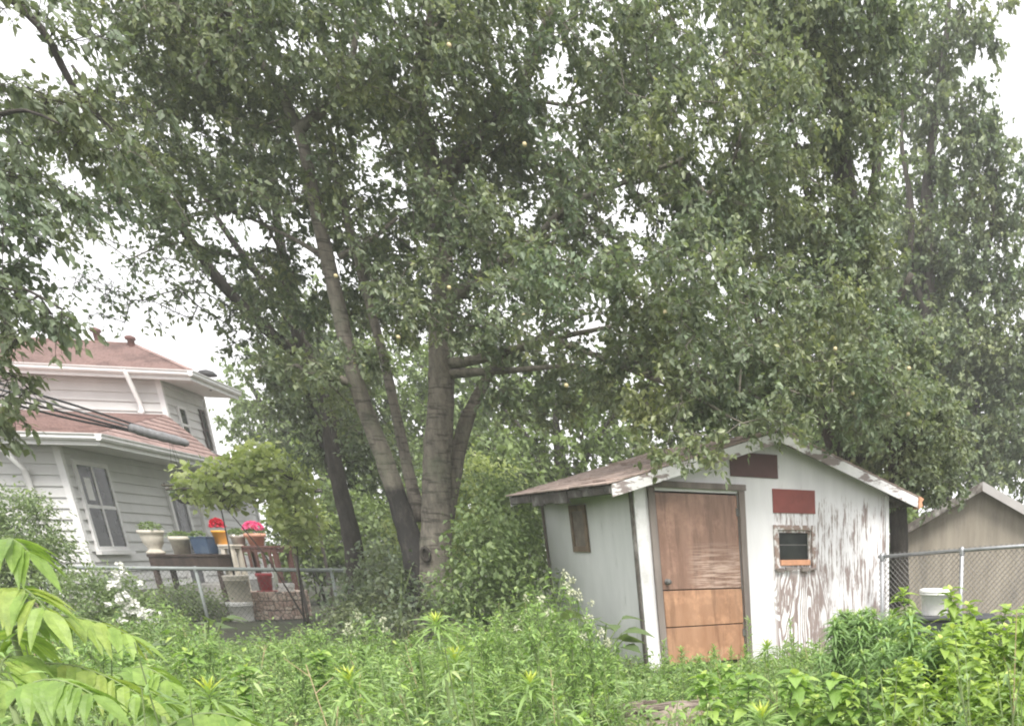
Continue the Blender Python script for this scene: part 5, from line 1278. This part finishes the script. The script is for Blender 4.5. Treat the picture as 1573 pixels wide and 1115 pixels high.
G5 = 'tall feathery weeds rising before the trunks and the shed side'
fw = thing('feathery_weed', 'x', 'weed', (0, 0, 0), group=G5); a, b = Acc(), Acc()
stem_weed(a, b, np.zeros(3), 1.0, .06, 90, .085, .018, 'lance', .4, up=.35, top=10, start=.1, K=2, tone=(.1, .8))
for k in range(16):
    h0 = rng.uniform(.35, .9); aa = k * 2.4; e = np.array([math.cos(aa) * .17 * (1.15 - h0), math.sin(aa) * .17 * (1.15 - h0), h0 + .16])
    b.tube([[0, 0, h0], e * [.55, .55, 1] - [0, 0, .07], e], [.004, .003, .002], 4, cap=False)
    n_ = 15; s = rng.random(n_); a.blades(np.array([0, 0, h0]) * (1 - s[:, None]) + e * s[:, None], unit(rand_dir(n_) + e * [3, 3, .5]), np.repeat([[0, 0, 1.]], n_, 0) + rng.normal(0, .3, (n_, 3)), .055 * rng.uniform(.7, 1.2, n_), .015, .3, 2, 'lance', .25, rng.uniform(.1, .85, n_))
b.build('stem', M_STEM, fw, True); a.build('leaves', M_WEED, fw)
specs = [(642, 975, 7.2, 'tall feathery weed leaning just left of the pale star weed at the trunk foot')]
for k in range(46):
    x = rng.uniform(570, 975); y = np.interp(x, [570, 640, 700, 780, 850, 920, 975], [985, 985, 985, 955, 925, 965, 1000]) + rng.uniform(0, 55); specs.append((x, y, rng.uniform(5.2, 9.0), 'feathery upright weed in the tall stand between the fruit tree and the shed'))
for k in range(22):
    x = rng.uniform(110, 560); specs.append((x, rng.uniform(965, 1015), rng.uniform(5.6, 9.0), 'feathery upright weed in the shaded stand before the left wire fence'))
specs = [s_ for s_ in specs if not (335 < s_[0] < 480 and s_[1] < 985)]
place(fw, specs, 1.0, G5)

# burdock: big dark leaves at the side wall
def burdock(label, x, y, Y, n, L):
    loc = at(x, y, Y); H = max(.3, loc[2]); loc[2] = 0
    r = thing('burdock', label, 'weed', loc, group='burdock plants along the shed side'); a, b = Acc(), Acc()
    for k in range(n):
        aa = k * 2.4 + rng.uniform(0, .5); e = np.array([math.cos(aa) * .22, math.sin(aa) * .22, H * rng.uniform(.5, 1)])
        b.tube([[0, 0, 0], e * [.35, .35, .7], e], [.012, .009, .006], 5, cap=False)
        a.blades(e[None], np.array([[math.cos(aa), math.sin(aa), .25]]), np.array([[0, 0, 1.]]) + rng.normal(0, .25, (1, 3)), L * rng.uniform(.8, 1.1), L * .75, .4, 5, 'wide', .15, rng.uniform(.1, .5), .08)
    b.build('stem', M_STEM, r, True); a.build('leaves', M_SHRUB, r)
burdock('big-leaved dark burdock under the shed side wall', 920, 945, 9.5, 14, .34)
burdock('big-leaved burdock left of the flowering weeds', 830, 915, 10.6, 12, .27)
burdock('burdock with upright pale leaves in front of the wire fence', 300, 945, 8.8, 10, .24)

# foreground sapling with compound leaves -----------------------------------
def compound_leaf(A, S, p0, az, el, L, pairs, leaf, width, droop=.9, tn=.5):
    d = np.array([math.cos(az) * math.cos(el), math.sin(az) * math.cos(el), math.sin(el)])
    t = np.linspace(0, 1, 9)[:, None]; P = p0 + d * L * t + np.array([0, 0, -1.]) * droop * L * t * t * .55
    S.tube(P, np.linspace(.006, .002, 9), 5, cap=False)
    sd = unit(np.cross(d, [0, 0, 1.])); tt = np.linspace(.22, .97, pairs)
    tang = unit(np.gradient(P, axis=0))
    for s in (-1, 1):
        b = np.array([[np.interp(x, t[:, 0], P[:, k]) for k in range(3)] for x in tt]); tg = np.array([[np.interp(x, t[:, 0], tang[:, k]) for k in range(3)] for x in tt])
        ax = tg * .55 + s * sd * .85 + rng.normal(0, .08, b.shape) + np.array([0, 0, -.25])
        sz = leaf * (1.08 - .5 * np.abs(tt - .5)) * rng.uniform(.9, 1.08, pairs)
        A.blades(b, ax, np.repeat([[0, 0, 1.]], pairs, 0) - s * 0 + rng.normal(0, .12, (pairs, 3)), sz, sz * width * rng.uniform(.85, 1.1, pairs), rng.uniform(.35, .8, pairs), 6, 'ovate', .38, np.clip(rng.uniform(-.3, .25, pairs) + tn, 0, 1), .07)
    A.blades(P[-1:], tang[-1:], np.array([[0, 0, 1.]]), leaf, leaf * width, .4, 5, 'ovate', .2, tn)


def sapling(label, x, Y, H, leaves, size=1.0):
    loc = at(x, 1000, Y); loc[2] = 0
    r = thing('sapling', label, 'sapling', loc, group='saplings with big feather leaves'); a, b = Acc(), Acc()
    b.tube([[0, 0, 0], [.02, 0, H * .5], [.0, .02, H]], [.016, .012, .007], 8)
    for (z, az, el, L, n, lf, dr, tn) in leaves:
        compound_leaf(a, b, np.array([0.01, .01, z]), az, el, L * size, n, lf * size, .40, dr, tn)
    b.build('stem', M_STEM, r, True); a.build('leaves', M_SUMAC, r)


sapling('feather-leaved sapling with arching light green fronds at the left edge', 20, 3.3, 1.42,
        [(1.31, -.2, 1.1, .42, 8, .125, 1.3, .55), (1.19, -.5, .75, .46, 8, .14, 1.2, .85), (1.0, -1.0, .45, .42, 8, .14, .9, .8), (1.05, 2.3, .6, .40, 8, .13, 1., .6), (.9, .1, .45, .5, 9, .13, .9, .5), (.95, -2.4, .4, .42, 8, .13, .9, .45), (.78, -.7, .3, .48, 9, .14, .7, .45), (1.12, .3, .5, .4, 8, .12, 1., .75), (1.22, -1.3, .7, .36, 7, .12, 1.1, .7), (.98, -.1, .3, .46, 9, .12, .9, .9), (.88, .6, .3, .4, 8, .12, .8, .5)])
sapling('lower feather-leaved sapling in the bottom left corner', -20, 2.7, .98,
        [(.95, -.2, .7, .42, 9, .12, 1., .45), (.88, -.9, .3, .42, 9, .125, .6, .25), (.8, 1.6, .4, .4, 8, .12, .9, .45), (.75, -.4, .1, .5, 9, .13, .5, .35)])
sapling('small feather-leaved sapling between the left fronds and the weeds', 165, 4.0, .86,
        [(.84, -.1, .8, .34, 6, .14, 1.3, .6), (.8, 2.4, .6, .36, 6, .14, 1., .5), (.72, -.8, .5, .4, 7, .14, .9, .5), (.7, 1.2, .5, .4, 7, .14, .9, .4), (.62, -.2, .3, .45, 8, .14, .7, .4)])
sapling('feather-leaved sapling at the bottom, right of the left corner', 215, 3.1, .84,
        [(.8, .2, .6, .36, 6, .15, 1.1, .5), (.76, 2.8, .5, .36, 6, .16, 1., .45), (.7, -1.2, .4, .4, 7, .16, .8, .5), (.66, 1.3, .4, .4, 7, .15, .8, .3)])
# a tall one whose stem stands outside the left edge: one leaf tip reaches into view
loc = at(-95, 1000, 2.6); loc[2] = 0
r = thing('sapling', 'tall sapling off the left edge with one bright leaf tip showing high up', 'sapling', loc, group='saplings with big feather leaves'); a, b = Acc(), Acc()
zt = at(-60, 190, 2.6)[2]
b.tube([[0, 0, 0], [.02, 0, zt * .5], [0, .02, zt]], [.018, .014, .008], 8)
a.blades([[0, 0, zt - .02]], [[1, -.1, -.35]], [[.3, 0, 1.]], .235, .10, .35, 6, 'ovate', .2, .8)
a.blades([[0, 0, zt]] * 3, [[-1, 0, .1], [0, 1, .1], [-.5, -.8, .2]], [[0, 0, 1.]] * 3, .2, .09, .4, 6, 'ovate', .2, .6)
b.build('stem', M_STEM, r, True); a.build('leaves', M_SUMAC, r)
# ================================================================== GROUND, SKY, LIGHT
m, nt, b, _ = nmat('yard_ground')
n = noise(nt, coords(nt), .8, 8, .7); c = ramp(nt, n, [(.35, (.035, .03, .02)), (.6, (.04, .05, .02)), (.8, (.06, .08, .03))]); nt.links.new(c, b.inputs['Base Color']); b.inputs['Roughness'].default_value = .95
bump(nt, b, noise(nt, coords(nt), 9, 6), .8, .05)
me = bpy.data.meshes.new('ground'); S_ = 150
me.from_pydata([(-S_, -S_, 0), (S_, -S_, 0), (S_, S_, 0), (-S_, S_, 0)], [], [(0, 1, 2, 3)]); me.materials.append(m)
g = bpy.data.objects.new('ground', me); COL.objects.link(g); g['kind'] = 'structure'; g['label'] = 'overgrown yard ground'

SUN_EL, SUN_AZ = math.radians(55), math.radians(143)      # azimuth clockwise from +Y
w = bpy.data.worlds.new('World'); scene.world = w; w.use_nodes = True
nt = w.node_tree; nt.nodes.clear()
sky = nt.nodes.new('ShaderNodeTexSky'); sky.sky_type = 'NISHITA'; sky.sun_disc = False
sky.sun_elevation = SUN_EL; sky.sun_rotation = SUN_AZ; sky.air_density = 1.5; sky.dust_density = 4
# an overcast layer: grey-white cloud over the clear sky
tc = nt.nodes.new('ShaderNodeTexCoord')
nz = nt.nodes.new('ShaderNodeTexNoise'); nz.inputs['Scale'].default_value = 2.2; nz.inputs['Detail'].default_value = 5
nt.links.new(tc.outputs['Generated'], nz.inputs['Vector'])
cr = nt.nodes.new('ShaderNodeValToRGB'); cr.color_ramp.elements[0].position = .3; cr.color_ramp.elements[1].position = .7
CL = 9.5
cr.color_ramp.elements[0].color = (CL * .9, CL * .89, CL * .91, 1); cr.color_ramp.elements[1].color = (CL * 1.06, CL * 1.05, CL * 1.06, 1)
nt.links.new(nz.outputs[0], cr.inputs[0])
mx = nt.nodes.new('ShaderNodeMix'); mx.data_type = 'RGBA'; mx.inputs[0].default_value = .9
nt.links.new(sky.outputs[0], mx.inputs[6]); nt.links.new(cr.outputs[0], mx.inputs[7])
bg_ = nt.nodes.new('ShaderNodeBackground'); bg_.inputs['Strength'].default_value = .11
out = nt.nodes.new('ShaderNodeOutputWorld'); nt.links.new(mx.outputs[2], bg_.inputs[0]); nt.links.new(bg_.outputs[0], out.inputs[0])

sd = bpy.data.lights.new('sun', 'SUN'); sd.energy = 3.0; sd.angle = math.radians(24); sd.color = (1, .97, .92)
so = bpy.data.objects.new('sun', sd); COL.objects.link(so)
sv = Vector((math.sin(SUN_AZ) * math.cos(SUN_EL), math.cos(SUN_AZ) * math.cos(SUN_EL), math.sin(SUN_EL)))
so.rotation_euler = sv.to_track_quat('Z', 'Y').to_euler(); so.location = (6, -6, 20)

scene.view_settings.view_transform = 'Standard'; scene.view_settings.look = 'None'
scene.view_settings.exposure = 0.9; scene.view_settings.gamma = 1.0
scene.render.engine = 'CYCLES'
cy = scene.cycles; cy.max_bounces = 8; cy.diffuse_bounces = 6; cy.glossy_bounces = 2; cy.transmission_bounces = 4; cy.transparent_max_bounces = 4
cy.use_denoising = True; cy.caustics_reflective = False; cy.caustics_refractive = False; cy.sample_clamp_indirect = 6
cy.pixel_filter_type = "BLACKMAN_HARRIS"; cy.filter_width = 2.0
bpy.data.meshes  # (everything above is linked to the scene collection)

HAZE = .0021  # haze volume added to lift dark tones like a lens veil
if HAZE:
    m = bpy.data.materials.new('haze'); m.use_nodes = True; nt = m.node_tree; nt.nodes.clear()
    pv = nt.nodes.new('ShaderNodeVolumePrincipled'); pv.inputs['Color'].default_value = (.93, .94, .95, 1); pv.inputs['Density'].default_value = HAZE
    o_ = nt.nodes.new('ShaderNodeOutputMaterial'); nt.links.new(pv.outputs[0], o_.inputs['Volume'])
    hz = Acc().box((-155, -155, -1.0), (155, 155, 17)).build('haze', m); hz['kind'] = 'stuff'; hz['label'] = 'thin pale haze added over the yard to lift the dark tones'
    cy.volume_bounces = 1; cy.volume_step_rate = 4
